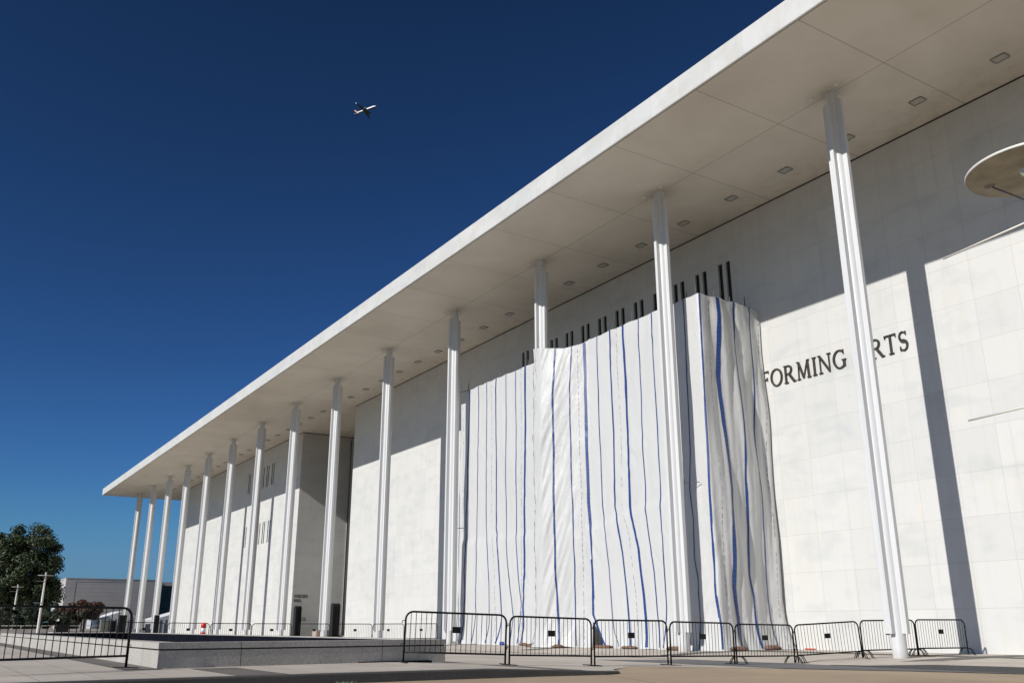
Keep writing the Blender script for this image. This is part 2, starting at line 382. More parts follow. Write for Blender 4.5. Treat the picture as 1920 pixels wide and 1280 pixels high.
def strip_sheet(name, xs_of_y, ys, hfun, mat, dz=0.0, skirt=0.0):
    """sheet between x0(y)..x1(y), rows at ys"""
    bm = NB(); rows = []
    for y in ys:
        x0, x1 = xs_of_y(y); rows.append([bm.verts.new((x0 + (x1 - x0) * k / 6, y, hfun(y) + dz)) for k in range(7)])
    for a, b in zip(rows, rows[1:]):
        for k in range(6):
            try: bm.faces.new((a[k], a[k + 1], b[k + 1], b[k]))
            except ValueError: pass
    return obj(name, bm, mat)
def frange(a, b, n): return [a + (b - a) * i / n for i in range(n + 1)]

# driveway (tan concrete) : big sheet under everything near
struct(strip_sheet('road', lambda y: (-22, 24), frange(-14, 31, 90), lambda y: hr(y) - .006, MT['road']))
# plaza : pale slabs, raised on the left behind the kerb, reaching far to the left
CURB = [(-60, -12.5), (-20, -14.6), (2, -15.55), (5.4, -15.62), (8, -15.62), (10.6, -15.55), (12.1, -15.35), (12.45, -15.45), (12.6, -15.7)]
def curbx(y): return lerp_tab(CURB, y)
EDGE = [(12.6, -15.7), (13.4, -16.9), (15.4, -18.75), (16.5, -17.7), (18.7, -16.2), (20.6, -14.5), (21.9, -12.6), (22.35, -6), (22.4, 60)]
def edgex(y): return curbx(y) if y < 12.6 else lerp_tab(EDGE, y)
struct(strip_sheet('plaza_paving', lambda y: (-260, edgex(y) - (.30 if y < 12.5 else 0)), frange(-12, 22.4, 138), hz, MT['walk']))
# asphalt strip between driveway and the pavement by the building
struct(strip_sheet('asphalt_strip', lambda y: (-24 + .0 * y, edgex(y) + .0), frange(18.4, 22.4, 40), hz, MT['asphalt'], .006))
# pavement by the building
struct(strip_sheet('pavement', lambda y: (-260, -15.4 if y < 22.75 else 24), [22.4, 22.74, 22.75, 23, 23.6, 24.2, 25.2, 26, 27, 28, 29, 30, 31.2], lambda y: hz(y) if y > 25.2 else hz(y), MT['walk'], .010))
# raised right part of that pavement with its own dark kerb
def wedge(y): return max(0.0, 0.0)
bm = NB()
xs = [-18.2, -17, -16, -15, -13, -8, 0, 60]; up = [0, .02, .06, .10, .115, .12, .12, .12]
ys = [22.42, 22.75, 24.2, 25.6]
rows = []
for y in ys:
    rows.append([bm.verts.new((x, y, max(hz(y) + .014 + u * (1 if y < 23 else (.55 if y < 25 else .1)), hz(y) + .014))) for x, u in zip(xs, up)])
for a, b in zip(rows, rows[1:]):
    for k in range(len(xs) - 1): bm.faces.new((a[k], a[k + 1], b[k + 1], b[k]))
struct(obj('pavement_ramp', bm, MT['walk']))
bm = NB()
for k in range(len(xs) - 1):
    n = 6 if k < 5 else 30
    for q in range(n):
        xa = xs[k] + (xs[k + 1] - xs[k]) * q / n; xb = xs[k] + (xs[k + 1] - xs[k]) * (q + 1) / n
        ua = up[k] + (up[k + 1] - up[k]) * q / n; ub = up[k] + (up[k + 1] - up[k]) * (q + 1) / n
        y0, y1 = 22.28, 22.46; zb = -.2
        za, zc = hz(22.4) + .022 + ua, hz(22.4) + .022 + ub
        quad(bm, (xa, y0, zb), (xb, y0, zb), (xb, y0, zc), (xa, y0, za)); quad(bm, (xa, y0, za), (xb, y0, zc), (xb, y1, zc), (xa, y1, za))
bmesh.ops.remove_doubles(bm, verts=bm.verts, dist=.001)
struct(obj('kerb', bm, MT['curb']))
# left kerb : dark granite blocks along the driveway, rounded end
bm = NB(); rows = []
ks = frange(-30, 12.0, 84) + [12.2, 12.35, 12.47, 12.55, 12.6]
for y in ks:
    x = curbx(y); zt = hz(y) + .008
    xi = x - .32 if y < 12.5 else x - .12
    rows.append([bm.verts.new(p) for p in ((x + .01, y, -.1), (x, y, zt - .02), (x - .02, y, zt), (xi, y, zt), (xi, y, -.1))])
for a, b in zip(rows, rows[1:]):
    for k in range(4): bm.faces.new((a[k], a[k + 1], b[k + 1], b[k]))
bm.faces.new(rows[-1])
struct(obj('kerb_stone', bm, MT['curb']))
# dark paving bands (flush sheets)
def band(name, x0, x1, y0, y1, dz=.006, mat='band'):
    struct(strip_sheet(name, lambda y: (x0, x1), frange(y0, y1, 8), hz, MT[mat], dz))
band('paving_band', -60, -19.2, 3.55, 4.25)
band('paving_band', -19.2, -15.95, 4.75, 5.65)
band('paving_band', -19.2, -15.95, 11.3, 12.0)
for x in (-17.0, -26.7, -36.4, -46.1): band('paving_band', x - .45, x + .45, 23.8, 30.6, .018)
band('paving_band', -70, 10, 27.6, 28.2, .024)

# ------------------------------------------------------------------ building
BX0, BX1, WY, H, EY, CY, CX, SP = -139.16, 12.0, 30.89, 20.0, 21.404, 25.965, -18.479, 9.67826
bld = thing('performing_arts_building', 'long white marble building with an overhanging flat roof on slender white columns', 'building', (0, 0, 0))
windows = []   # (x0,x1,z0,z1)
for k in range(12):
    cx = -29.16 - 1.6135 * k
    windows += [(cx - .41, cx - .11, 15.72, 17.98), (cx + .11, cx + .41, 15.72, 17.98)]
for cx in (-105.75, -103.7, -100.75, -99.1, -97.3):
    for z0, z1 in ((15.75, 18.12), (9.6, 11.93)):
        windows += [(cx - .42, cx - .14, z0, z1), (cx + .14, cx + .42, z0, z1)]
def front_wall(x0, x1):
    bm = NB()
    xsn = sorted({x0, x1, *[v for w_ in windows if x0 < w_[0] < x1 for v in w_[:2]]})
    zsn = sorted({-.3, 19.93, *[v for w_ in windows if x0 < w_[0] < x1 for v in w_[2:]]})
    for xa, xb in zip(xsn, xsn[1:]):
        for za, zb in zip(zsn, zsn[1:]):
            cx, cz = (xa + xb) / 2, (za + zb) / 2
            if any(w_[0] < cx < w_[1] and w_[2] < cz < w_[3] for w_ in windows): continue
            quad(bm, (xa, WY, za), (xb, WY, za), (xb, WY, zb), (xa, WY, zb))
    for a, b, c, d in windows:
        if not x0 < a < x1: continue
        D = .13 if a > -60 else .03
        quad(bm, (a, WY, c), (a, WY + D, c), (a, WY + D, d), (a, WY, d)); quad(bm, (b, WY, c), (b, WY + D, c), (b, WY + D, d), (b, WY, d))
        quad(bm, (a, WY, c), (b, WY, c), (b, WY + D, c), (a, WY + D, c)); quad(bm, (a, WY, d), (b, WY, d), (b, WY + D, d), (a, WY + D, d))
    return bm
RX0, RX1, RY = -88.4, -74.8, 36.4
wall = obj('wall', front_wall(BX0, RX0), MT['marble'], bld, recalc=False)
wall = obj('wall', front_wall(RX1, BX1), MT['marble'], bld, recalc=False)
bm = NB()     # recess walls
quad(bm, (RX0, WY, -.3), (RX0, RY, -.3), (RX0, RY, 19.93), (RX0, WY, 19.93))
quad(bm, (RX1, WY, -.3), (RX1, RY, -.3), (RX1, RY, 19.93), (RX1, WY, 19.93))
quad(bm, (RX0, RY, -.3), (RX1, RY, -.3), (RX1, RY, 19.93), (RX0, RY, 19.93))
obj('recess_wall', bm, MT['marble_recess_shaded'], bld, recalc=False)
bm = NB(); box(bm, RX0 + .01, RX1 - .01, RY - .30, RY - .27, .3, 19.6); gz = obj('recess_glazing', bm, MT['fixture'], bld)
bm = NB()
for k in range(7): x = RX0 + .3 + k * 2.15; box(bm, x, x + .08, RY - .36, RY - .305, .3, 19.6)
obj('mullions', bm, MT['winframe'], gz)
bm = NB()     # end and back walls
quad(bm, (BX0, WY, -.3), (BX0, 72, -.3), (BX0, 72, 19.93), (BX0, WY, 19.93))
quad(bm, (BX1, WY, -.3), (BX1, 72, -.3), (BX1, 72, 19.93), (BX1, WY, 19.93))
quad(bm, (BX0, 72, -.3), (BX1, 72, -.3), (BX1, 72, 19.93), (BX0, 72, 19.93))
obj('end_wall', bm, MT['marble'], bld, recalc=False)
# roof slab, fascia and soffit
bm = NB(); box(bm, -149.1, 30, EY, 82, 20.03, 20.95)
rf = obj('roof', bm, MT['fascia'], bld)
bm = NB(); box(bm, -148.98, 29.9, EY + .14, 81.9, 20.0, 20.024)
obj('soffit', bm, MT['soffit'], bld)
bm = NB()     # outer drip edge of the fascia (butts against the soffit with a dark groove)
box(bm, -149.1, 30, EY + .003, EY + .09, 20.0, 20.028); box(bm, -149.097, -149.01, EY + .095, 81, 20.0, 20.028)
obj('drip_edge', bm, MT['fascia'], bld)
bm = NB()
box(bm, BX0 - .02, RX0, WY - .004, WY + .2, 19.932, 19.998); box(bm, RX1, BX1, WY - .004, WY + .2, 19.932, 19.998)
box(bm, RX0 - .2, RX0 + .004, WY + .21, RY, 19.932, 19.998); box(bm, RX0 + .006, RX1, RY - .004, RY + .1, 19.932, 19.998)
box(bm, BX0 - .02, BX0 + .1, WY + .21, 72, 19.932, 19.998)
obj('shadow_gap', bm, MT['dark_gap'], bld)
# slot windows
wp = None
for a, b, c, d in windows:
    if wp is None:
        bm = NB(); box(bm, 0, .30, 0, .03, 0, 2.26); w0 = obj('window', bm, MT['glass'], bld)
        bm = NB(); box(bm, 0, .025, -.012, 0, 0, 2.26); box(bm, .275, .30, -.012, 0, 0, 2.26); box(bm, .026, .274, -.012, 0, 0, .03); box(bm, .026, .274, -.012, 0, 2.23, 2.26)
        f0 = obj('frame', bm, MT['winframe'], w0); wp = w0
        wi = w0
    else:
        wi = w0.copy(); C.objects.link(wi); fi = f0.copy(); C.objects.link(fi); fi.parent = wi
    wi.location = (a, WY + (.115 if a > -60 else .018), c); wi.scale = ((b - a) / .30, 1, (d - c) / 2.26)
# columns : cylindrical shaft with four thick fins
proto = None
NCOL = 15
for k in range(NCOL):
    x = CX + SP * (1 - k)
    if proto is None:
        bm = NB(); lathe(bm, [(.228, -.1), (.228, 20.0)], 64); 
        pass
        proto = obj('column', bm, MT['column'], bld); fins = []
        for q in range(4):
            bm = NB(); zt = 19.56 if q % 2 == 0 else 19.42
            box(bm, .14, .395, -.078, .078, .74, zt, bev=.006)
            f = obj('fin', bm, MT['column'], proto); f.rotation_euler = (0, 0, q * math.pi / 2); fins.append(f)
        o = proto
    else:
        o = proto.copy(); C.objects.link(o)
        for f in fins: g = f.copy(); C.objects.link(g); g.parent = o
    o.location = (x, CY, 0)
# rectangular soffit lights, each a frame and a lens
f0 = None
for k in range(-3, 38):
    x = -20.28 - 3.2261 * k
    if RX0 - 1 < x < RX1 and False: continue
    if f0 is None:
        bm = NB(); a, b = .25, .19
        for s in (-1, 1):
            box(bm, -a, a, s * b - .022, s * b + .022, -.05, -.001); box(bm, s * (a + .0) - .022, s * (a + .0) + .022, -b + .024, b - .024, -.05, -.001)
        f0 = obj('ceiling_light', bm, MT['fixture'], bld)
        bm = NB(); box(bm, -.226, .226, -.166, .166, -.03, -.002); l0 = obj('lens', bm, MT['fixglass'], f0); o = f0
    else:
        o = f0.copy(); C.objects.link(o); l = l0.copy(); C.objects.link(l); l.parent = o
    o.location = (x, 29.16, 20.0)
s0 = None
for k in range(NCOL):
    for dx in (-.66, .50):
        if s0 is None:
            bm = NB(); rr = lathe(bm, [(.085, -.001), (.085, -.03), (.05, -.03), (.045, -.012), (.001, -.012)], 24)
            s0 = obj('spotlight', bm, MT['lampwhite'], bld); o = s0
        else: o = s0.copy(); C.objects.link(o)
        o.location = (CX + SP * (1 - k) + dx, 25.62, 20.0)

# lettering -------------------------------------------------------------
TK, TN = .125, .06
def arc(cx, cy, rx, ry, a0, a1, n=20): return [(cx + rx * math.cos(R(a0 + (a1 - a0) * i / n)), cy + ry * math.sin(R(a0 + (a1 - a0) * i / n))) for i in range(n + 1)]
def curve_w(pts, thick=TK, thin=TN):   # stress: vertical parts thick, horizontal parts thin
    w_ = []
    for i in range(len(pts)):
        a = pts[max(i - 1, 0)]; b = pts[min(i + 1, len(pts) - 1)]
        t = math.atan2(b[1] - a[1], b[0] - a[0]); w_.append(thin + (thick - thin) * abs(math.sin(t)) ** 1.3)
    return w_
def S_(*p, w=TK): return (list(p), [w] * len(p))
def ser(x0, x1, y): return ([(x0, y), (x1, y)], [.05, .05])
GLY = {
 'F': (.62, [S_((.13, 0), (.13, 1)), S_((.1, .965), (.6, .965), w=TN), S_((.1, .52), (.5, .52), w=TN), ser(0, .28, .025), ser(0, .1, .975), S_((.585, 1), (.585, .84), w=.05), S_((.485, .62), (.485, .42), w=.05)]),
 'E': (.64, [S_((.13, 0), (.13, 1)), S_((.1, .965), (.6, .965), w=TN), S_((.1, .52), (.5, .52), w=TN), S_((.1, .035), (.62, .035), w=TN), ser(0, .1, .025), ser(0, .1, .975), S_((.585, 1), (.585, .84), w=.05), S_((.485, .62), (.485, .42), w=.05), S_((.605, 0), (.605, .17), w=.05)]),
 'T': (.74, [S_((.37, 0), (.37, .97)), S_((.02, .965), (.72, .965), w=TN), ser(.22, .52, .025), S_((.04, 1), (.04, .82), w=.05), S_((.70, 1), (.70, .82), w=.05)]),
 'I': (.32, [S_((.16, 0), (.16, 1)), ser(.02, .30, .025), ser(.02, .30, .975)]),
 'L': (.62, [S_((.13, 0), (.13, 1)), S_((.1, .035), (.6, .035), w=TN), ser(0, .28, .975), ser(0, .1, .025), S_((.585, 0), (.585, .17), w=.05)]),
 'H': (.84, [S_((.14, 0), (.14, 1)), S_((.70, 0), (.70, 1)), S_((.14, .5), (.70, .5), w=TN), ser(0, .28, .025), ser(0, .28, .975), ser(.56, .84, .025), ser(.56, .84, .975)]),
 'N': (.88, [S_((.14, 0), (.14, .98), w=TN), S_((.12, .97), (.74, .03)), S_((.76, .0), (.76, 1), w=TN), ser(.02, .27, .025), ser(0, .16, .975), ser(.63, .88, .975)]),
 'M': (1.02, [S_((.15, 0), (.19, .97), w=TN), S_((.19, .97), (.50, .05)), S_((.51, .05), (.82, .97), w=TN), S_((.83, .97), (.88, 0)), ser(.03, .27, .025), ser(.75, 1.01, .025), ser(.06, .2, .975), ser(.8, .95, .975)]),
 'A': (.84, [S_((.10, .02), (.41, 1.0), w=TN), S_((.41, 1.0), (.72, .02)), S_((.2, .34), (.62, .34), w=TN), ser(0, .22, .025), ser(.58, .86, .025)]),
 'O': (.92, None), 'C': (.80, None), 'G': (.88, None), 'S': (.58, None), 'R': (.76, None),
}
p = arc(.46, .5, .385, .47, 0, 360, 36); GLY['O'] = (.92, [(p, curve_w(p))])
p = arc(.47, .5, .385, .47, 48, 312, 30); GLY['C'] = (.82, [(p, curve_w(p)), S_((.73, .98), (.73, .74), w=.05), S_((.73, .02), (.73, .24), w=.05)])
GLY['G'] = (.90, [(p, curve_w(p)), S_((.73, .98), (.73, .74), w=.05), S_((.75, .08), (.75, .43), w=.14), ser(.6, .88, .43)])
ps = arc(.30, .73, .20, .225, 35, 270, 18)[:-1] + arc(.30, .27, .22, .235, 90, -145, 18)
GLY['S'] = (.60, [(ps, [.06 + .10 * math.exp(-((i - len(ps) / 2) / 7.5) ** 2) for i in range(len(ps))]), S_((.48, .97), (.48, .78), w=.05), S_((.10, .03), (.10, .24), w=.05)])
pr = [(.13, .96)] + arc(.33, .735, .225, .225, 90, -90, 16) + [(.13, .51)]
GLY['R'] = (.80, [S_((.13, 0), (.13, 1)), (pr, curve_w(pr)), S_((.36, .5), (.70, .03), w=.15), ser(0, .28, .025), ser(0, .12, .975), ser(.62, .84, .025)])
def letters(text, width, height, gap=.11, space=.5):
    """list of (bmesh, x) in the x-z plane facing -y, scaled to width/height"""
    tot = 0; lay = []
    for ch in text:
        if ch == ' ': tot += space; continue
        lay.append((ch, tot)); tot += GLY[ch][0] + gap
    tot -= gap; sx = width / tot; out = []
    for ch, x0 in lay:
        bm = NB()
        for j, (pts, ws) in enumerate(GLY[ch][1]):
            dep = .065 + .0013 * j
            L_, Rr = [], []
            for i, (x, y) in enumerate(pts):
                a = pts[max(i - 1, 0)]; b = pts[min(i + 1, len(pts) - 1)]
                dx, dy = b[0] - a[0], b[1] - a[1]; l = math.hypot(dx, dy) or 1
                nx, ny = -dy / l * ws[i] / 2, dx / l * ws[i] / 2
                L_.append(((x + nx) * sx, (y + ny) * height)); Rr.append(((x - nx) * sx, (y - ny) * height))
            k = height / .78
            fr = [bm.verts.new((q[0], -dep * k, q[1])) for q in L_], [bm.verts.new((q[0], -dep * k, q[1])) for q in Rr]
            bk = [bm.verts.new((q[0], .02, q[1])) for q in L_], [bm.verts.new((q[0], .02, q[1])) for q in Rr]
            n = len(pts)
            for i in range(n - 1):
                bm.faces.new((fr[0][i], fr[1][i], fr[1][i + 1], fr[0][i + 1]))
                bm.faces.new((fr[0][i], fr[0][i + 1], bk[0][i + 1], bk[0][i])); bm.faces.new((fr[1][i], fr[1][i + 1], bk[1][i + 1], bk[1][i]))
            for i in (0, n - 1): bm.faces.new((fr[0][i], fr[1][i], bk[1][i], bk[0][i]))
        out.append((ch, bm, x0 * sx))
    return out
for ch, bm, x in letters('FORMING', 4.62, .80): obj('letter', bm, MT['bronze'], bld).location = (-27.40 + x, WY, 11.14)
for ch, bm, x in letters('ARTS', 2.36, .80): obj('letter', bm, MT['bronze'], bld).location = (-22.27 + x, WY, 11.14)
for ch, bm, y in letters('CONCERT', 1.36, .27):
    o = obj('letter', bm, MT['bronze'], bld); o.location = (RX0, 31.07 + y, 3.72); o.rotation_euler = (0, 0, R(90))
for ch, bm, y in letters('HALL', .74, .27):
    o = obj('letter', bm, MT['bronze'], bld); o.location = (RX0, 31.07 + y, 3.32); o.rotation_euler = (0, 0, R(90))
bm = NB(); box(bm, RX0, RX0 + .03, 31.85, 32.25, 1.62, 1.9); obj('plaque', bm, MT['fixture'], bld)

# ------------------------------------------------------------------ wrapped scaffold
# course of every printed stripe on the sheeting: kind, [(metres along the sheeting, height)]
STRIPES = [('n',[(2.65,15.43),(2.65,11.61),(2.79,7.02),(2.7,3.3),(2.94,-0.01)]),('g',[(2.95,15.45),(3.21,6.49),(6.5,0.12)]),('m',[(6.98,14.98),(6.83,11.0),(6.86,9.37),(6.71,6.66),(6.83,5.45),(6.77,4.09),(6.9,2.93),(6.84,1.78),(6.79,0.3)]),('n',[(8.0,14.98),(7.96,9.23),(7.98,6.46),(8.14,4.65),(8.14,1.59),(7.96,0.23)]),('n',[(8.99,14.98),(8.97,9.1),(9.06,6.36),(9.48,3.27),(9.58,1.16),(9.34,0.25)]),('g',[(9.59,14.96),(9.56,9.02),(9.62,6.31),(10.06,4.1),(10.25,1.16)]),('m',[(10.08,15.07),(10.08,8.95),(10.1,6.27),(10.39,5.12),(10.65,3.65),(10.9,1.4),(10.58,0.1)]),('n',[(11.19,15.13),(11.14,8.81),(11.22,5.91),(11.78,2.78),(12.04,1.55),(11.85,0.19)]),('n',[(12.21,15.05),(12.21,8.67),(12.27,5.66),(12.57,3.56),(12.87,2.1),(12.7,0.36)]),('g',[(12.79,14.91),(12.77,8.6),(12.8,6.04),(12.9,2.74),(12.93,1.15)]),('w',[(13.21,15.12),(13.12,8.55),(13.07,6.85),(13.14,3.78),(13.09,1.94),(13.19,1.15),(13.15,0.21)]),('g',[(17.97,14.71),(17.63,8.03),(17.63,5.66),(17.78,3.36),(17.66,1.87),(17.72,0.12)]),('m',[(19.23,14.76),(19.07,11.83),(19.06,9.09),(19.04,6.58),(19.03,7.5),(19.07,3.31),(19.16,1.49),(19.23,0.1)]),('n',[(20.13,14.66),(19.97,12.45),(19.96,9.37),(20.0,6.73),(19.97,7.84),(20.02,6.29),(20.03,3.29),(20.02,1.48),(20.05,0.14)]),('g',[(20.42,14.74),(20.43,11.71),(20.43,9.0),(20.44,6.51),(20.48,7.03),(20.46,4.02),(20.44,1.13)]),('w',[(20.8,14.98),(20.81,13.84),(20.8,12.37),(20.8,9.64),(20.81,6.69),(20.81,7.4),(20.85,5.87),(20.93,4.75),(21.0,2.91),(20.99,1.48),(21.38,0.84),(22.05,0.12)]),('n',[(21.79,14.96),(21.79,12.86),(21.77,10.83),(21.81,8.51),(21.83,6.4),(21.8,7.22),(21.83,6.09),(22.17,4.44),(22.29,3.5),(22.41,1.46),(22.54,0.71),(23.06,0.14)]),('m',[(22.82,14.68),(22.78,12.63),(22.82,9.97),(22.78,6.3),(22.79,7.17),(22.84,5.98),(23.26,4.22),(23.45,2.82),(23.59,1.45),(23.72,0.18)]),('g',[(23.34,14.54),(23.33,12.17),(23.39,10.19),(23.3,6.24),(23.37,7.02),(23.81,4.89),(24.09,2.45),(24.2,0.19)]),('w',[(23.84,14.4),(23.9,12.04),(23.91,9.78),(23.87,6.18),(23.89,7.03),(23.94,6.09),(24.43,4.29),(24.59,2.77),(24.68,1.77),(24.87,0.07)]),('n',[(25.02,14.08),(24.98,12.12),(24.95,8.97),(24.98,6.06),(25.02,6.82),(25.08,5.83),(25.41,3.21),(25.5,1.62),(25.64,0.15)]),('n',[(25.96,13.82),(25.95,11.27),(25.97,8.5),(25.97,5.96),(25.99,6.77),(26.04,4.71),(26.06,3.05),(26.09,1.74),(25.96,0.15)]),('n',[(28.1,14.94),(28.1,12.68),(28.04,10.31),(28.02,8.01),(27.85,6.68),(28.02,5.2),(27.94,3.72),(28.09,2.83),(28.11,1.1),(28.06,0.04)]),('m',[(29.13,14.96),(29.09,13.17),(29.05,11.22),(29.02,8.49),(28.98,6.73),(28.94,4.16),(28.93,2.18),(29.09,0.97),(29.09,0.5),(28.92,0.14)]),('g',[(29.74,14.91),(29.58,12.51),(29.61,10.49),(29.58,7.89),(29.6,6.43),(29.52,4.49),(29.51,2.61),(29.63,0.79)]),('W',[(30.2,15.04),(30.12,13.64),(30.01,11.36),(30.1,9.9),(30.25,7.0),(30.25,6.42),(30.06,4.84),(30.03,3.25),(29.99,2.44),(30.17,1.21),(30.22,0.79),(30.0,0.04)]),('m',[(31.31,14.98),(31.15,12.78),(31.21,11.06),(31.17,8.71),(31.08,6.89),(31.11,4.9),(31.03,2.96),(31.11,2.08),(31.02,0.18)]),('n',[(32.3,14.88),(32.2,12.6),(32.17,10.3),(32.06,7.49),(32.01,6.96),(31.98,5.21),(32.04,3.38),(32.06,2.35),(32.05,0.78),(32.11,0.16),(32.38,0.05)]),('g',[(32.85,14.73),(32.75,12.69),(32.74,10.59),(32.59,7.87),(32.63,5.65),(32.58,3.33),(32.52,1.09)])]
PL = [Vector(p) for p in [(-50.6, 30.85), (-50.6, 28.2), (-48.1, 28.2), (-47.85, 27.0), (-38.1, 27.0), (-38.05, 25.5), (-37.3, 25.45), (-35.2, 27.0), (-27.1, 27.0), (-27.2, 30.85)]]
SL = [0]
for a, b in zip(PL, PL[1:]): SL.append(SL[-1] + (b - a).length)
STOT = SL[-1]
def plan(s):
    s = max(0, min(STOT - 1e-4, s))
    for i in range(len(PL) - 1):
        if s <= SL[i + 1]:
            e = (PL[i + 1] - PL[i]); k = (s - SL[i]) / e.length; return PL[i] + e * k, e.normalized()
    return PL[-1], e.normalized()
POLES = [6.4, 8.0, 9.0, 10.1, 11.2, 13.2, 15.9, 20.2, 22.8, 24.3, 26.2, 28.1, 29.15, 30.3, 31.3, 32.3]
def ztop(s):
    b = 15.0
    d = min(abs(s - q) for q in POLES); b -= .05 * min(1, d * 2)
    if 16.5 < s < 21.2:
        b = lerp_tab([(16.5, 15.0), (17.6, 14.98), (18.4, 14.83), (19.7, 14.66), (20.6, 14.80), (21.2, 15.0)], s)
    return b - .03 * abs(noise.noise(Vector((s * 1.7, 3, 0)))) - (0.12 if s < 5.2 else 0) - (.10 * max(0, s - 31.8))
def disp(s, z):
    side = max(0, min(1, (s - 29.0) / .8)); wrap = 1 if 16.6 < s < 18.9 else 0
    wr = math.exp(-((s - 18.4) / 1.3) ** 2)
    fade = min(1, (15.2 - z) / 1.0)
    d = 0
    d += .050 * noise.noise(Vector((s * .55, z * .22, 1.3)))
    d += .030 * noise.noise(Vector((s * 1.9, z * .35, 7.1)))
    # loose vertical folds
    d += (.012 + .085 * side) * noise.noise(Vector((s * 3.4, z * .16, 4.2))) 
    d += side * .21 * noise.noise(Vector((s * 1.3 + z * .08, z * .22, 9.2)))
    # diagonal tension creases on the part pulled round the column
    q = s - z * .33
    if wr > .01:
        n1 = noise.noise(Vector((q * 1.5, (z + s) * .10, 2.2))); n2 = noise.noise(Vector((q * 3.6, (z + s) * .16, 5.2))); n3 = noise.noise(Vector((q * 7.5, (z + s) * .3, 8.8)))
        d += wr * (.09 * n1 + .055 * (.5 - 2 * abs(n2)) + .016 * (.5 - 2 * abs(n3)))
    # crisp pull creases here and there
    d += .05 * max(0, noise.noise(Vector((s * .5, z * .3, 20.0)))) * (1 - abs(noise.noise(Vector(((s + z * .7) * 2.2, (z - s) * .3, 12.0)))) * 2)
    d += .05 * max(0, noise.noise(Vector((s * .4, z * .25, 30.0)))) * (1 - abs(noise.noise(Vector(((s - z * .5) * 2.0, (z + s) * .3, 15.0)))) * 2)
    # horizontal lap where the lower sheet starts
    lap = lerp_tab([(5, 6.0), (15, 5.9), (21, 5.8), (29, 6.9), (33, 7.0)], s) + .12 * noise.noise(Vector((s * .8, 0, 0)))
    if 6 < s < 16 or 20.9 < s < 28.5:
        k = max(0, min(1, (lap - z) / .5)); d += k * k * (3 - 2 * k) * (.05 + .05 * noise.noise(Vector((s * .7, 1, 3)))) + .05 * max(0, min(1, (lap - z) / 3))
    # bottom edge spreads out, bunches on the paving
    if z < 1.6:
        k = (1.6 - z) / 1.6
        d += k * k * (.18 + .22 * noise.noise(Vector((s * 1.4, 0, 8.0))) + .12 * side)
    return d * (fade if fade > 0 else 0)
def surf(s, z, off=0.0):
    p_, t = plan(s)
    # average the direction a little so that corners are rounded
    q, t1 = plan(s - .09); q2, t2 = plan(s + .09)
    pp = (q + q2 + p_) / 3
    tt = (t1 + t2).normalized() if (t1 + t2).length > .01 else t
    n = Vector((tt.y, -tt.x))     # outward : toward -y for +x travel
    d = disp(s, z) + off
    sh = .12 * max(0, (s - 31.5)) * max(0, 1 - z / 3) ** 2
    return Vector((pp.x + n.x * d + sh, pp.y + n.y * d, z))
scaf = thing('wrapped_scaffold', 'tall scaffold wrapped in white plastic sheeting with blue stripes against the marble wall', 'scaffold', (0, 0, 0))
def sheet(name, s0, s1, stripes, gap=None):
    bm = NB(); ns = int((s1 - s0) / .07) + 1; nz = 190; g = []
    for i in range(ns + 1):
        s = s0 + (s1 - s0) * i / ns; zt = ztop(s); zb = .02 + .10 * max(0, noise.noise(Vector((s * .9, 5, 5))))
        if gap: zb = max(zb, gap(s))
        zb += hz(27) * .6
        g.append([bm.verts.new(surf(s, zb + (zt - zb) * (1 - (1 - k / nz)))) for k in range(nz + 1)])
    for i in range(ns):
        for k in range(nz):
            f = bm.faces.new((g[i][k], g[i + 1][k], g[i + 1][k + 1], g[i][k + 1])); f.smooth = True
    # hem, folded over the top rail
    for i in range(ns):
        a, b = g[i][-1].co, g[i + 1][-1].co
        n = Vector((0, .05, 0)); 
        f = quad(bm, a, b, b + n - Vector((0, 0, .25)), a + n - Vector((0, 0, .25)))
    for kind, pts in stripes:
        pts = sorted(pts, key=lambda q: -q[1]); q = [pts[0]]
        for a in pts[1:]:
            if q[-1][1] - a[1] > .45: q.append(a)
        if q[-1][1] > .6: q.append((q[-1][0], .08))
        tab = [(z, s) for s, z in reversed(q)]
        wd = {'n': .056, 'm': .092, 'w': .145, 'W': .185, 'g': .045}[kind]
        lim = ztop(q[0][0]) - .01
        z = .10 + .1; N_ = 210; mi = 2 if kind == 'g' else 1
        prev = None; ph = random.random() * 9
        for i in range(N_ + 1):
            zz = .12 + (lim - .12) * i / N_
            sc_ = lerp_tab(tab, zz) + .018 * noise.noise(Vector((zz * 1.1, q[0][0], ph)))
            if not (s0 + .01 < sc_ < s1 - .01): prev = None; continue
            if gap and zz < gap(sc_) + .1: prev = None; continue
            ww = wd * (1 + .28 * noise.noise(Vector((zz * .9, ph, 1)))) / 2
            if kind == 'g': ww *= .5
            nn_ = 5 if wd > .2 else 3
            cur = [bm.verts.new(surf(sc_ - ww + 2 * ww * k / (nn_ - 1), zz, .016)) for k in range(nn_)]
            if prev and len(prev) == nn_ and not (kind == 'g' and (i % 4 == 0 or noise.noise(Vector((i * .37, ph, 0))) < -.15)):
                for k in range(nn_ - 1):
                    f = bm.faces.new((prev[k], prev[k + 1], cur[k + 1], cur[k])); f.material_index = mi; f.smooth = True
            prev = cur
    bmesh.ops.delete(bm, geom=[v for v in bm.verts if not v.link_faces], context='VERTS')
    return obj(name, bm, [MT['tarp'], MT['stripe'], MT['grey_print']], scaf, recalc=False)
def in_range(a, b): return [(k, p_) for k, p_ in STRIPES if a <= p_[0][0] < b]
sheet('sheet', 0.02, 16.3, in_range(0, 14.5))
sheet('sheet', 16.15, 20.62, in_range(17, 20.7) + [('n', [(17.62, 14.95), (17.60, 8), (17.62, .2)])])
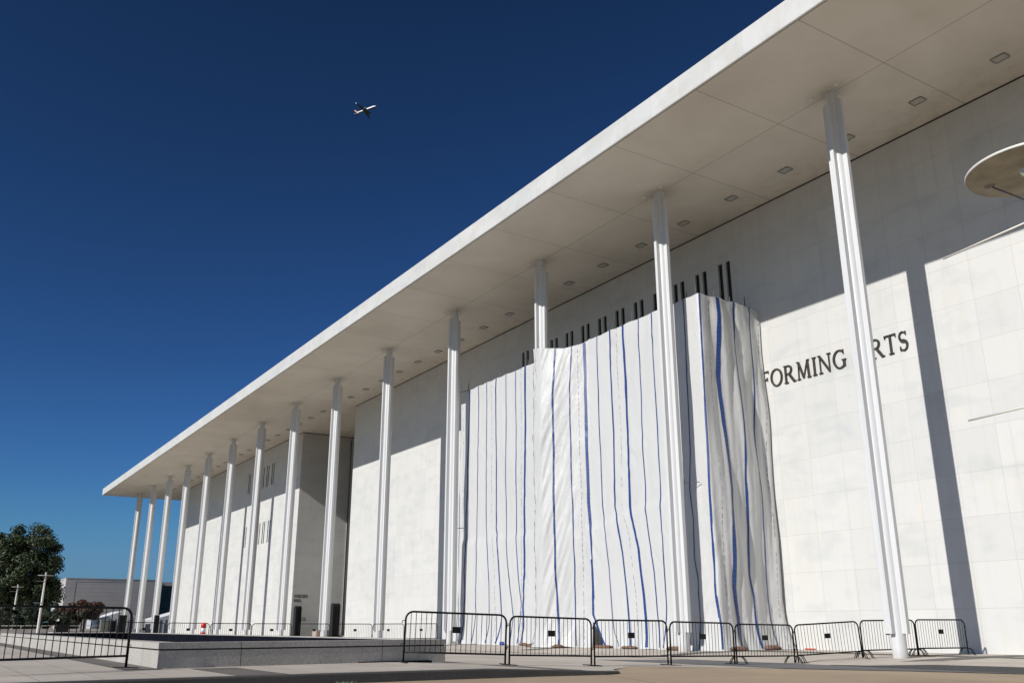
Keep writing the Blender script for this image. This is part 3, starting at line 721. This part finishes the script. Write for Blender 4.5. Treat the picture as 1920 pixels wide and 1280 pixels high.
sheet('sheet', 20.60, STOT - .02, in_range(20.7, 40), gap=lambda s: .12 + 1.05 * max(0, 1 - abs(s - 21.0) / .95) if 20.9 < s < 21.9 else 0)
for i, s in enumerate(POLES):
    if s in (15.9,): continue
    p_, t = plan(s); n = Vector((t.y, -t.x)); bm = NB(); h = ztop(s) + (.38 if i % 3 else .55)
    tube(bm, [(p_.x - n.x * .22, p_.y - n.y * .22, 0), (p_.x - n.x * .22, p_.y - n.y * .22, h)], .024, 8)
    obj('scaffold_pole', bm, MT['steel'], scaf)
def tie(a, b, r=.022):
    bm = NB(); a, b = Vector(a), Vector(b); tube(bm, [a, b], r, 8)
    tube(bm, [a - Vector((0, 0, .14)), a + Vector((0, 0, .14))], r * 1.2, 8)
    obj('tie_rod', bm, MT['steel'], scaf)
tie((-48.55, 26.0, 14.78), (-47.3, 26.98, 14.95)); tie((-48.55, 26.1, 6.55), (-47.4, 26.9, 6.55)); tie((-28.05, 26.4, 6.7), (-27.6, 26.85, 6.7), .016)
# scaffold frame behind the sheeting (seen through the slit and over the hem)
bm = NB()
for zz in (2.0, 4.1, 6.2, 8.3, 10.4, 12.5, 14.4):
    tube(bm, [(-47.6, 27.25, zz), (-27.5, 27.25, zz)], .024, 6); tube(bm, [(-27.5, 27.25, zz), (-27.5, 30.8, zz)], .024, 6)
obj('ledger', bm, MT['steel'], scaf)
bm = NB(); box(bm, -47.4, -27.7, 27.35, 28.1, 14.05, 14.1); obj('deck', bm, MT['bark'], scaf)

# things lying at the foot of the sheeting
def sandbag(x, y, l, w_, h, rot, label, mat='sand', nm='sandbag', cat='sandbag', group='sandbags holding down the sheeting'):
    bm = NB(); bmesh.ops.create_uvsphere(bm, u_segments=20, v_segments=10, radius=1)
    for v in bm.verts:
        c = v.co; k = 1 + .18 * noise.noise(c * 2.3 + Vector((x, y, 0)))
        v.co = Vector((math.copysign(abs(c.x) ** .7, c.x) * l * k, math.copysign(abs(c.y) ** .8, c.y) * w_ * k, max(c.z, -.4) * h * k))
    o = obj(nm, bm, MT[mat], None, True); o.location = (x, y, hz(y) + .025 + .4 * h); o.rotation_euler = (0, 0, rot); tag(o, label, cat, group); return o
sandbag(-40.9, 26.78, .35, .2, .11, .2, 'brown sandbag poking out under the left end of the column wrap')
sandbag(-38.6, 25.75, .4, .2, .11, .5, 'brown sandbag at the foot of the wrapped column')
sandbag(-36.6, 25.78, .45, .2, .10, -.2, 'flat reddish sandbag between the wrapped column and the slit in the sheeting')
sandbag(-34.3, 26.66, .6, .2, .09, .1, 'long reddish sandbag lying right of the slit in the sheeting')
sandbag(-32.4, 26.68, .5, .2, .08, .0, 'low reddish sandbag under the widest blue stripe of the middle sheet')
sandbag(-29.4, 26.62, .4, .2, .10, .4, 'brown sandbag left of the column base in front of the sheeting')
sandbag(-26.85, 27.6, .4, .25, .11, 1.2, 'brown sandbag right of the column base under the side sheet')
sandbag(-26.7, 29.4, .35, .22, .13, 1.4, 'brown sandbag under the side sheet close to the wall')
sandbag(-42.6, 26.45, .14, .12, .13, 0, 'small blue plastic bag at the foot of the left sheet', 'bluebag', 'plastic_bag', 'bag', None)
for x, y, l, lab in ((-25.6, 30.3, .24, 'red strip lying by the wall under the letters'), (-15.9, 30.2, .6, 'red strip lying by the wall at the right edge of the view')):
    bm = NB(); box(bm, -l, l, -.06, .06, 0, .05, bev=.015); o = obj('red_strip', bm, MT['red']); o.location = (x, y, hz(y) + .03); tag(o, lab, 'strip', 'red strips by the wall')

# ------------------------------------------------------------------ barricades
def make_barricade(L, label, group, feet='flat'):
    t = thing('crowd_barrier', label, 'barrier', group=group)
    h = 1.10; r = .023; bm = NB(); c = .17
    pts = [(0, 0, .02), (0, 0, h - c)]
    pts += [(c - c * math.cos(R(a)), 0, h - c + c * math.sin(R(a))) for a in range(15, 91, 15)]
    pts += [(L - c + c * math.sin(R(a)), 0, h - c + c * math.cos(R(a))) for a in range(0, 76, 15)] + [(L, 0, h - c), (L, 0, .02)]
    tube(bm, pts, r, 10); tube(bm, [(0, 0, .22), (L, 0, .22)], r * .9, 10)
    obj('frame', bm, MT['black'], t)
    bm = NB(); n = 19
    for i in range(1, n + 1):
        x = L * i / (n + 1); d = min(x, L - x); top = h - .01 if d > c else h - c + math.sqrt(max(0, c * c - (c - d) ** 2))
        tube(bm, [(x, 0, .22), (x, 0, top)], .0075, 6, cap=False)
    obj('bars', bm, MT['black'], t)
    bm = NB(); box(bm, L / 2 - .10, L / 2 + .10, -.012, .012, .66, .80, bev=.003); obj('plate', bm, MT['black'], t)
    for z in (.40, .90):
        bm = NB(); tube(bm, [(-.01, 0, z), (-.075, 0, z), (-.075, 0, z - .06)], .009, 6); obj('hook', bm, MT['black'], t)
        bm = NB(); tube(bm, [(L, 0, z - .03), (L + .05, 0, z - .03), (L + .05, 0, z + .02), (L, 0, z + .02)], .007, 6); obj('hook_loop', bm, MT['black'], t)
    for x in ((.0, L) if feet == 'flat' else (.06, L - .06)):
        bm = NB()
        if feet == 'flat': box(bm, x - .03, x + .03, -.34, .34, .0, .018, bev=.004)
        else:
            for dx in (-.03, .03):
                tube(bm, [(x + dx, -.32, .012), (x + dx, -.25, .13), (x + dx, -.16, .205), (x + dx, 0, .215), (x + dx, .16, .205), (x + dx, .25, .13), (x + dx, .32, .012)], .014, 8)
        obj('foot', bm, MT['black'], t)
    return t
def put(o, a, b):
    a, b = Vector(a), Vector(b); d = b - a; yaw = math.atan2(d.y, d.x); pit = -math.atan2(d.z, math.hypot(d.x, d.y))
    o.location = a + Vector((0, 0, .012)); o.rotation_mode = 'XYZ'
    o.matrix_world = Matrix.Translation(o.location) @ Matrix.Rotation(yaw, 4, 'Z') @ Matrix.Rotation(pit, 4, 'Y') @ Matrix.Scale(d.length / 2.4, 4, (1, 0, 0))
G1 = 'black crowd barriers in a line by the driveway'
NEAR = [((-18.2, 1.05, .22), (-19.55, 3.63, .22), 'flat', 'black crowd barrier on its own at the far left in front of the basin'),
 ((-19.51, 9.5, .20), (-18.99, 11.88, .12), 'flat', 'nearest black crowd barrier overlapping the right end of the granite basin'),
 ((-19.11, 12.07, .10), (-19.04, 14.44, .04), 'flat', 'black crowd barrier second from the basin in front of the wrapped column'),
 ((-19.23, 14.69, .02), (-18.97, 16.9, 0), 'flat', 'black crowd barrier in front of the slit in the sheeting'),
 ((-19.21, 17.22, -.02), (-19.47, 19.84, -.06), 'flat', 'black crowd barrier in front of the column that stands before the sheeting'),
 ((-19.64, 20.1, -.08), (-19.72, 22.61, -.11), 'arch', 'black crowd barrier in front of the side sheet of the scaffold'),
 ((-19.84, 22.91, -.11), (-19.08, 24.94, 0), 'arch', 'black crowd barrier between the scaffold and the nearest column'),
 ((-19.12, 25.04, .02), (-18.82, 27.35, .04), 'arch', 'black crowd barrier partly hidden behind the nearest column'),
 ((-18.91, 27.53, .05), (-18.45, 29.5, .05), 'arch', 'last black crowd barrier at the right, ending in the column shadow by the wall')]
pr_ = {}
for a, b, ft, lab in NEAR:
    if ft not in pr_: pr_[ft] = make_barricade(2.4, lab, G1, ft); o = pr_[ft]
    else: o = copy_thing(pr_[ft], label=lab, group=G1)
    put(o, a, b)
FARN = [((-59.06, 10.57), (-58.62, 12.78), 'black crowd barrier furthest left, beyond the end of the basin'),
 ((-58.59, 12.95), (-58.03, 15.24), 'far black crowd barrier behind the red and white traffic post'),
 ((-58.01, 15.33), (-57.36, 17.59), 'far black crowd barrier just right of the traffic post'),
 ((-57.34, 17.65), (-56.61, 19.88), 'far black crowd barrier left of the first draped post'),
 ((-56.46, 20.3), (-55.81, 22.03), 'far black crowd barrier between the two draped posts'),
 ((-55.6, 22.54), (-54.8, 24.44), 'far black crowd barrier right of the second draped post'),
 ((-54.77, 24.5), (-53.96, 26.25), 'far black crowd barrier second from its right end, above the basin rim'),
 ((-53.93, 26.31), (-53.0, 28.12), 'far black crowd barrier at the right end of the far line, behind the nearest barrier')]
for a, b, lab in FARN:
    o = copy_thing(pr_['flat'], label=lab, group='far black crowd barriers closing off the plaza')
    za = lerp_tab([(10, .15), (16, .07), (24, .03), (29, .05)], a[1]); zb = lerp_tab([(10, .15), (16, .07), (24, .03), (29, .05)], b[1])
    put(o, (*a, za), (*b, zb))

# ------------------------------------------------------------------ granite basin
bas = thing('granite_basin', 'long low pale granite basin with a black lined inside on the plaza', 'basin', (0, 0, 0))
def ring(name, x0, x1, y0, y1, t, z0, z1, mat, bev=.012):
    bm = NB()
    for a in ((x0, x1, y0, y0 + t), (x0, x1, y1 - t, y1), (x0, x0 + t, y0 + t, y1 - t), (x1 - t, x1, y0 + t, y1 - t)): box(bm, *a, z0, z1)
    for v in bm.verts:      # the right end is not quite square to the building
        if v.co.x > -25: v.co.x -= .11 * (v.co.y - 4.22)
    return obj(name, bm, mat, bas)
QX0, QX1, QY0, QY1 = -58.0, -19.62, 4.22, 11.05
ring('coping', QX0, QX1, QY0, QY1, .42, .565, .685, MT['granite'])
ring('joint', QX0 + .03, QX1 - .03, QY0 + .03, QY1 - .03, .30, .535, .565, MT['dark_gap'])
ring('basin_wall', QX0 + .01, QX1 - .01, QY0 + .01, QY1 - .01, .34, -.1, .535, MT['granite'])
ring('lining', QX0 + .425, QX1 - .425, QY0 + .425, QY1 - .425, .05, -.1, .66, MT['granite_in'])
bm = NB(); box(bm, QX0 + .5, QX1 - .5, QY0 + .5, QY1 - .5, .0, .22); obj('basin_floor', bm, MT['granite_in'], bas)
# ------------------------------------------------------------------ street lamps with a flat disc
def make_lamp(label, arms_dir, group):
    t = thing('street_lamp', label, 'street lamp', group=group)
    bm = NB(); lathe(bm, [(.125, 0), (.11, 3.2), (.078, 5.5)], 24); lathe(bm, [(.19, 0), (.19, .03), (.125, .05)], 24); obj('pole', bm, MT['lampwhite'], t)
    bm = NB(); lathe(bm, [(.085, 5.5), (.085, 5.62), (.10, 5.64), (.10, 5.70), (.06, 5.72)], 24); obj('collar', bm, MT['lampwhite'], t)
    bm = NB(); lathe(bm, [(.075, 5.72), (.085, 6.30)], 24); rr = lathe(bm, [(.085, 6.30), (.001, 6.31)], 24); obj('lamp_head', bm, MT['acrylic'], t)
    bm = NB(); lathe(bm, [(.16, 5.985), (.70, 5.985), (.705, 5.99), (.705, 6.005), (.70, 6.01), (.16, 6.03), (.15, 6.02), (.16, 5.985)], 72); obj('disc', bm, MT['lampdisc'], t)
    bm = NB(); lathe(bm, [(.706, 5.984), (.713, 5.990), (.713, 6.010), (.706, 6.014), (.706, 5.984)], 72); obj('rim', bm, MT['lampwhite'], t)
    for q in range(3):
        a = arms_dir + R(12) + q * 2 * math.pi / 3; ca, sa = math.cos(a), math.sin(a)
        bm = NB(); tube(bm, [(.08 * ca, .08 * sa, 5.60), (.50 * ca, .50 * sa, 5.985)], .011, 8)
        lathe(bm, [(.001, 5.955), (.04, 5.96), (.07, 5.984)], 20, cx=.50 * ca, cy=.50 * sa); obj('stay', bm, MT['steel'], t)
    for z in (5.41, 3.32):
        ca, sa = math.cos(arms_dir), math.sin(arms_dir); bm = NB(); tube(bm, [(.05 * ca, .05 * sa, z), (1.38 * ca, 1.38 * sa, z)], .012, 10)
        obj('banner_arm', bm, MT['rod'], t)
        bm = NB(); lathe(bm, [(.075, z - .05), (.118, z - .05), (.118, z + .05), (.075, z + .05)], 20); obj('bracket', bm, MT['fixture'], t)
    return t
AD = math.atan2(math.sin(R(9.3)), -math.cos(R(9.3)))
GL = 'street lamps with a flat disc head'
lamp = make_lamp('large street lamp close by at the right edge, its round disc cut off', AD, GL)
lamp.location = (-4.66, 10.10, 0)
def at(dx, dy, D, z=0): return Vector((dx * D, dy * D, z))
l2 = copy_thing(lamp, label='taller looking white street lamp in front of the big tree, left of the red maple', group=GL); l2.location = at(-.9947, .1024, 106, .0); l2.rotation_euler = (0, 0, R(150))
l3 = copy_thing(lamp, label='leftmost and smaller looking white street lamp in front of the big tree', group=GL); l3.location = at(-.9968, .0803, 138, .0); l3.rotation_euler = (0, 0, R(150))

# ------------------------------------------------------------------ trees
def tree(name, label, cat, pos, h, rx, rz, cz, nclump, leaves, lsize, mat, seed, trunk_r=.25, multi=1, mat2=None, group=None, flat=1.0):
    rnd = random.Random(seed); t = thing(name, label, cat, pos, group=group)
    cl = []
    while len(cl) < nclump:
        v = Vector((rnd.uniform(-1, 1), rnd.uniform(-1, 1), rnd.uniform(-1, 1)))
        if not .25 < v.length < 1: continue
        v = v.normalized() * (v.length ** .75)
        k = 1 + .22 * noise.noise(v * 1.6 + Vector((seed, 0, 0)))
        cl.append(Vector((v.x * rx * k, v.y * rx * k, cz + v.z * rz * k)))
    bm = NB()
    for m in range(multi):
        a = m * 2.1; base = Vector((math.cos(a), math.sin(a), 0)) * (.0 if multi == 1 else .12)
        top = Vector((math.cos(a) * rx * .12 * (multi > 1), math.sin(a) * rx * .12 * (multi > 1), cz - rz * .35))
        tube(bm, [base, base * .8 + (top - base) * .5, top], 1, 10, rads=[trunk_r, trunk_r * .75, trunk_r * .6])
    obj('trunk', bm, MT['bark'], t)
    bm = NB()
    for c in cl[::2]:
        s = Vector((c.x * .06, c.y * .06, max(cz - rz * .7, h * .12))); mid = (s + c) / 2 + Vector((rnd.uniform(-.2, .2), rnd.uniform(-.2, .2), -.1)) * rx * .2
        tube(bm, [s, mid, c], 1, 6, rads=[trunk_r * .42, trunk_r * .22, trunk_r * .07])
    obj('limbs', bm, MT['bark'], t)
    verts, faces = [], []
    per = leaves // nclump
    for c in cl:
        cr = rx * rnd.uniform(.15, .27)
        for _ in range(per):
            v = Vector((rnd.gauss(0, 1), rnd.gauss(0, 1), rnd.gauss(0, 1)))
            v = v.normalized() * cr * rnd.uniform(.35, 1.08); v.z *= .72 * flat
            p_ = c + v; n = (v.normalized() + Vector((rnd.uniform(-1, 1), rnd.uniform(-1, 1), rnd.uniform(-.4, 1.2)))).normalized()
            a = n.orthogonal().normalized(); b = n.cross(a); an = rnd.uniform(0, 6.28); a, b = a * math.cos(an) + b * math.sin(an), b * math.cos(an) - a * math.sin(an)
            s = lsize * rnd.uniform(.55, 1.25); i = len(verts)
            verts += [p_ - a * s, p_ - b * s * .55, p_ + a * s, p_ + b * s * .55]; faces.append((i, i + 1, i + 2, i + 3))
    me = bpy.data.meshes.new('crown'); me.from_pydata([tuple(v) for v in verts], [], faces); me.materials.append(MT[mat])
    if mat2:
        me.materials.append(MT[mat2])
        for p_ in me.polygons:
            if p_.center.z + .5 * noise.noise(p_.center * 1.2) < cz - .1: p_.material_index = 1
    o = bpy.data.objects.new('crown', me); C.objects.link(o); o.parent = t
    return t
GT = 'broad green trees at the far left'
tree('broad_tree', 'big dark green tree with a dense rounded crown behind the two lamps', 'tree', at(-.9963, .080, 150, 0), 15, 5.4, 6.9, 7.8, 230, 72000, .19, 'leaf', 3, .3, group=GT)
tree('broad_tree', 'dark green tree cut off by the left edge of the view', 'tree', at(-.9995, .028, 156, 0), 15, 5.0, 6.7, 8.0, 150, 42000, .20, 'leaf', 11, .3, group=GT)
tree('japanese_maple', 'small rust red maple with a wide domed crown in a planter', 'tree', at(-.9899, .1405, 84, .5), 2.9, 1.75, .85, 1.75, 50, 9000, .10, 'leafred', 5, .06, 4, 'leafolive', flat=.7)
for i, (dx, dy, D, rx, hh, lab) in enumerate((a_[0], a_[1], 122, a_[3] * 1.7, a_[4] * 1.8, a_[5]) for a_ in ((-.9958, .098, 90, 1.3, 1.7, 'low green shrub between the two lamps'), (-.9936, .113, 88, 1.2, 1.55, 'low green shrub between the right lamp and the maple'), (-.997, .078, 92, 1.2, 1.5, 'low green shrub left of the smaller lamp'), (-.9920, .126, 90, .8, 1.0, 'smallest low green shrub close to the maple'))) :
    tree('shrub', lab, 'shrub', at(dx, dy, D, .4), hh, rx, hh * .5, hh * .62, 34, 9000, .12, 'leaf2', 20 + i, .05, 3, group='green shrubs behind the parapet')
# parapet with rail in front of the shrubs
par = thing('parapet', 'low granite parapet with a thin metal rail in front of the shrubs', 'parapet', (-113, 0, 0))
bm = NB(); box(bm, -.2, .2, .7, 18.6, -.3, .82); obj('wall', bm, MT['granite'], par)
bm = NB(); tube(bm, [(0, .8, 1.14), (0, 18.4, 1.14)], .03, 8)
for y in (1, 4, 7, 10, 13, 16, 18.4): tube(bm, [(0, y, .8), (0, y, 1.14)], .025, 6)
obj('rail', bm, MT['rod'], par)
pl = thing('planter', 'low granite planter under the red maple', 'planter', at(-.9899, .1405, 84, 0))
bm = NB(); box(bm, -1.6, 1.6, -2.3, 2.3, -.3, .62, bev=.03); obj('box', bm, MT['granite'], pl)
bm = NB(); box(bm, -1.4, 1.4, -2.1, 2.1, .6, .66); obj('soil', bm, MT['bark'], pl)

# ------------------------------------------------------------------ far buildings and tents
gb = thing('grey_hall', 'large windowless grey building with a pale left edge far behind the columns', 'building', (0, 0, 0))
bm = NB(); box(bm, -204, -188.6, 22.9, 39.0, -.4, 9.55); obj('wall', bm, MT['cladding'], gb)
bm = NB(); box(bm, -204.05, -188.55, 22.85, 39.1, 9.552, 9.66); obj('roof_edge', bm, MT['cladding'], gb)
bm = NB(); box(bm, -203, -189.2, 39.12, 60, -.4, 8.6); obj('glass_wing', bm, MT['teal'], gb)
bm = NB(); box(bm, -203.2, -189.0, 39.12, 60.2, 8.602, 9.3); obj('wing_roof', bm, MT['cladding'], gb)
bm = NB(); tube(bm, [(-188.58, 24.6, 0), (-188.58, 24.6, 9.0), (-188.58, 33.6, 9.1), (-188.58, 33.6, 0)], .015, 6); obj('conduit', bm, MT['winframe'], gb)
for i, y in enumerate((26, 29.5, 33.5, 36.8)):
    bm = NB(); tube(bm, [(-189.5, y, 9.7), (-189.5, y, 10.15)], .05, 6); obj('vent_pipe', bm, MT['fixture'], gb)
hd = thing('site_hoarding', 'bright teal hoarding panel glimpsed between the tree and the grey building', 'hoarding', at(-.9936, .1140, 150, 0))
bm = NB(); box(bm, -.1, .1, .1, .95, 2.5, 3.75); obj('panel', bm, MT['tealbright'], hd)
bm = NB(); box(bm, -.16, -.105, .05, .15, -.4, 3.8); box(bm, -.16, -.105, .9, 1.0, -.4, 3.8); obj('post', bm, MT['steel'], hd)
def marquee(label, y0, y1, x, hw, hr_, depth=9):
    t = thing('marquee_tent', label, 'tent', (x, (y0 + y1) / 2, 0), group='white marquee tents behind the far columns'); w_ = (y1 - y0) / 2
    bm = NB()
    A = [(0, -w_, hw), (0, w_, hw), (-depth, -w_, hw), (-depth, w_, hw)]
    rd = [(0, 0, hr_), (-depth, 0, hr_)]
    quad(bm, A[0], rd[0], rd[1], A[2]); quad(bm, A[1], rd[0], rd[1], A[3]); bm.faces.new([bm.verts.new(p_) for p_ in (A[0], A[1], rd[0])])
    obj('canopy', bm, MT['tent'], t)
    bm = NB(); n = 24
    for i in range(n):
        a = -w_ + 2 * w_ * i / n; b = -w_ + 2 * w_ * (i + 1) / n
        quad(bm, (.02 + .05 * (i % 2), a, -.2), (.02 + .05 * ((i + 1) % 2), b, -.2), (.02 + .05 * ((i + 1) % 2), b, hw - .01), (.02 + .05 * (i % 2), a, hw - .01))
    quad(bm, (0, -w_, -.2), (-depth, -w_, -.2), (-depth, -w_, hw - .01), (0, -w_, hw - .01))
    obj('side_wall', bm, MT['tentstripe'], t)
    for y in (-w_ + .05, w_ - .05):
        bm = NB(); tube(bm, [(.12, y, -.2), (.12, y, hw)], .05, 8); obj('tent_pole', bm, MT['lampwhite'], t)
    return t
marquee('white marquee tent between the maple and the leftmost column', 24.2, 31.5, -158, 2.1, 3.4)
marquee('white marquee tent between the second column from the left and the building corner', 32.5, 42.0, -158, 2.1, 3.5)

# ------------------------------------------------------------------ small things on the plaza
def prop_box(name, label, cat, pos, parts, rotz=0, group=None):
    t = thing(name, label, cat, pos, rotz, group)
    for nm, mat, boxes in parts:
        bm = NB()
        for b in boxes: box(bm, *b, bev=.012)
        obj(nm, bm, MT[mat], t)
    return t
prop_box('utility_cabinet', 'grey green cabinet standing just right of the maple', 'cabinet', at(-.9869, .1598, 95, 0), [('body', 'cabinet', [(-.3, .3, -.42, .42, .08, 1.55)]), ('lid', 'fixture', [(-.33, .33, -.45, .45, 1.552, 1.6)]), ('base', 'dark_gap', [(-.28, .28, -.4, .4, -.1, .079)])])
t = thing('loudspeaker', 'tall black loudspeaker on a stand left of the second far column', 'loudspeaker', at(-.9846, .1745, 95, 0), group='black loudspeakers on the plaza')
bm = NB(); box(bm, -.3, .3, -.32, .32, .45, 2.05, bev=.02); obj('cabinet', bm, MT['blackcloth'], t); bm = NB(); box(bm, -.38, .38, -.5, .5, 0, .449, bev=.02); obj('base', bm, MT['black'], t)
bm = NB(); box(bm, .301, .32, -.27, .27, .55, 1.95); obj('grille', bm, MT['black'], t)
t2 = copy_thing(t, label='slim black loudspeaker right of the third far column'); t2.location = at(-.9787, .2053, 95, 0); t2.scale = (.8, .62, 1)
ct = thing('equipment_cart', 'dark upright equipment cart between the cabinet and the first loudspeaker', 'cart', at(-.9862, .1655, 95, 0))
bm = NB(); box(bm, -.2, .2, -.28, .28, .25, 1.55, bev=.05); obj('load', bm, MT['blackcloth'], ct)
bm = NB(); tube(bm, [(.25, -.3, .15), (.25, -.3, 1.7), (.25, .3, 1.7), (.25, .3, .15)], .03, 8); box(bm, -.3, .3, -.35, .35, .14, .2); obj('frame', bm, MT['black'], ct)
for y in (-.3, .3):
    bm = NB(); bmesh.ops.create_cone(bm, cap_ends=True, segments=20, radius1=.14, radius2=.14, depth=.06, matrix=Matrix.Translation((.25, y, .14)) @ Matrix.Rotation(R(90), 4, 'X')); obj('wheel', bm, MT['black'], ct)
# red and white traffic post behind the basin
tp = thing('traffic_post', 'red and white striped plastic traffic post behind the basin rim', 'traffic post', at(-.9684, .2490, 57, .06))
bm = NB(); lathe(bm, [(.001, 0), (.20, 0), (.20, .10), (.14, .16)], 24); obj('base', bm, MT['black'], tp)
for nm, z0, z1, r0, r1, mt in (('band', .16, .62, .15, .14, 'red'), ('band', .62, .88, .135, .13, 'whiteplastic'), ('band', .88, 1.15, .15, .14, 'red')):
    bm = NB(); lathe(bm, [(.001, z0 + .001), (r0, z0 + .001), (r1, z1), (.001, z1)], 24); obj(nm, bm, MT[mt], tp)
# two black draped posts at the recess
def draped(label, pos, wx, wy, h):
    t = thing('draped_post', label, 'draped post', pos, group='tall posts draped in black by the recess')
    bm = NB(); box(bm, -wx, wx, -wy, wy, 0, h)
    bmesh.ops.subdivide_edges(bm, edges=bm.edges[:], cuts=14, use_grid_fill=True)
    for v in bm.verts:
        k = 1 + .05 * noise.noise(Vector((v.co.x * 6 + pos[0], v.co.y * 6, v.co.z * .5))); f = v.co.z / h
        rnd_ = 1 - .28 * max(0, (f - .93) / .07) ** 2
        v.co.x *= k * rnd_; v.co.y *= k * rnd_; v.co.z -= .10 * (f > .99) * (1 - abs(v.co.y) / wy)
    obj('cover', bm, MT['blackcloth'], t, True)
    bm = NB(); box(bm, -wx * 1.05, wx * 1.05, -wy * 1.05, wy * 1.05, -.1, .0); obj('base', bm, MT['black'], t)
draped('tall black draped post under the small wall lettering', (-87.7, 31.3, .1), .30, .30, 2.85)
draped('tall black draped post just right of the column beside the recess', (-80.4, 32.2, .1), .32, .34, 2.95)
for x, y, lab in ((-79.8, 30.6, 'left stone block beside a column base near the recess'), (-75.6, 31.9, 'right stone block near the recess, beside the second draped post')):
    bm = NB(); box(bm, -.5, .5, -.5, .5, 0, .62, bev=.04); o = obj('stone_block', bm, MT['plantpot']); o.location = (x, y, .04); tag(o, lab, 'stone block', 'stone blocks near the recess')
bc = thing('black_cabinet', 'tall black cabinet with a small pale oval sticker, cut off by the left edge', 'cabinet', (-69.9, 4.45, .1), group=None)
bm = NB(); box(bm, -.35, .35, -.6, .52, .1, 1.95, bev=.04); obj('body', bm, MT['blackcloth'], bc)
bm = NB(); box(bm, -.3, .3, -.5, .45, 0, .1); obj('base', bm, MT['fixture'], bc)
bm = NB(); n_ = 20; bm.faces.new([bm.verts.new((.353, .22 + .11 * math.cos(2 * math.pi * k / n_), 1.35 + .15 * math.sin(2 * math.pi * k / n_))) for k in range(n_)]); obj('sticker', bm, MT['whiteplastic'], bc)
# small green litter at the kerb
bm = NB()
for _ in range(26):
    p_ = Vector((random.uniform(-.09, .09), random.uniform(-.18, .18), random.uniform(0, .03))); a = random.uniform(0, 6.28); s = .022
    quad(bm, p_ + Vector((math.cos(a) * s, math.sin(a) * s, 0)), p_ + Vector((-math.sin(a) * s, math.cos(a) * s, .01)), p_ - Vector((math.cos(a) * s, math.sin(a) * s, 0)), p_ + Vector((math.sin(a) * s, -math.cos(a) * s, .012)))
o = obj('leaf_litter', bm, simple('pale_green_litter', (0.22, 0.36, 0.24), 0.8)); o.location = (-15.35, 6.4, hr(6) + .01); tag(o, 'small pale green scrap lying against the dark kerb', 'litter')

# ------------------------------------------------------------------ airliner
def airliner():
    t = thing('airliner', 'small twin engine airliner climbing across the blue sky', 'airplane')
    bm = NB(); Lf = 37.5; prof = [(0, .05), (.4, .7), (1.2, 1.2), (2.6, 1.65), (4.5, 1.95), (25, 1.95), (30, 1.55), (34, .9), (37.3, .25)]
    rings = []
    for d, r in prof:
        x = Lf / 2 - d; zc = 0 if d < 25 else (d - 25) * .10; zc -= 0 if d > 3 else (3 - d) * .15
        rings.append([bm.verts.new((x, r * math.cos(k * math.pi / 12), zc + r * math.sin(k * math.pi / 12))) for k in range(24)])
    for a, b in zip(rings, rings[1:]):
        for k in range(24): f = bm.faces.new((a[k], a[(k + 1) % 24], b[(k + 1) % 24], b[k])); f.smooth = True
    bm.faces.new(rings[0]); bm.faces.new(rings[-1])
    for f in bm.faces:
        if f.calc_center_median().z < -.75: f.material_index = 1  # belly shade painted in as a grey underside
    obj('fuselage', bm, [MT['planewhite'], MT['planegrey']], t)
    def foil(name, root, tip, cr, ctp, th, mat, par=t):
        bm = NB(); R0, T0 = Vector(root), Vector(tip); sp = (T0 - R0).normalized(); up = Vector((1, 0, 0)).cross(sp).normalized()
        P = []
        for base, c in ((R0, cr), (T0, ctp)):
            P.append([base, base + Vector((-c * .35, 0, 0)) + up * c * th, base + Vector((-c, 0, 0)), base + Vector((-c * .35, 0, 0)) - up * c * th])
        V = [[bm.verts.new(q) for q in r_] for r_ in P]
        for k in range(4): bm.faces.new((V[0][k], V[0][(k + 1) % 4], V[1][(k + 1) % 4], V[1][k]))
        bm.faces.new(V[0]); bm.faces.new(V[1]); return obj(name, bm, mat, par)
    for s in (1, -1):
        wg = foil('wing', (4.6, s * 1.2, -1.2), (-3.4, s * 17, .3), 7.2, 1.6, .055, MT['planegrey'])
        foil('winglet', (-3.4, s * 17, .3), (-4.6, s * 17.3, 1.9), 1.3, .6, .05, MT['planewhite'], wg)
        foil('tailplane', (-13.6, s * .6, 1.0), (-17.2, s * 6.2, 1.6), 3.6, 1.4, .05, MT['planegrey'])
        bm = NB(); rr = []
        for x, r in ((5.4, .95), (5.0, 1.12), (3.0, 1.15), (1.2, .8)):
            rr.append([bm.verts.new((x, s * 5.8 + r * math.cos(k * math.pi / 8), -2.3 + r * math.sin(k * math.pi / 8))) for k in range(16)])
        for a, b in zip(rr, rr[1:]):
            for k in range(16): f = bm.faces.new((a[k], a[(k + 1) % 16], b[(k + 1) % 16], b[k])); f.smooth = True
        bm.faces.new(rr[0]); bm.faces.new(rr[-1]); obj('engine', bm, MT['planegrey'], t)
    foil('tail_fin', (-12.0, 0, 1.6), (-17.6, 0, 8.0), 5.6, 2.2, .04, MT['planered'])
    return t
pl_ = airliner()
Nn = (RGT * .90 + UPV * .23 - FWD * .36).normalized(); Sn = (RGT * .46 - UPV * .43 + FWD * .777); Sn = (Sn - Nn * Sn.dot(Nn)).normalized(); Un = Nn.cross(Sn)
M = Matrix((Nn, Sn, Un)).transposed().to_4x4(); M.translation = Vector((-.927, .375, .6113)) * 1165
pl_.matrix_world = M
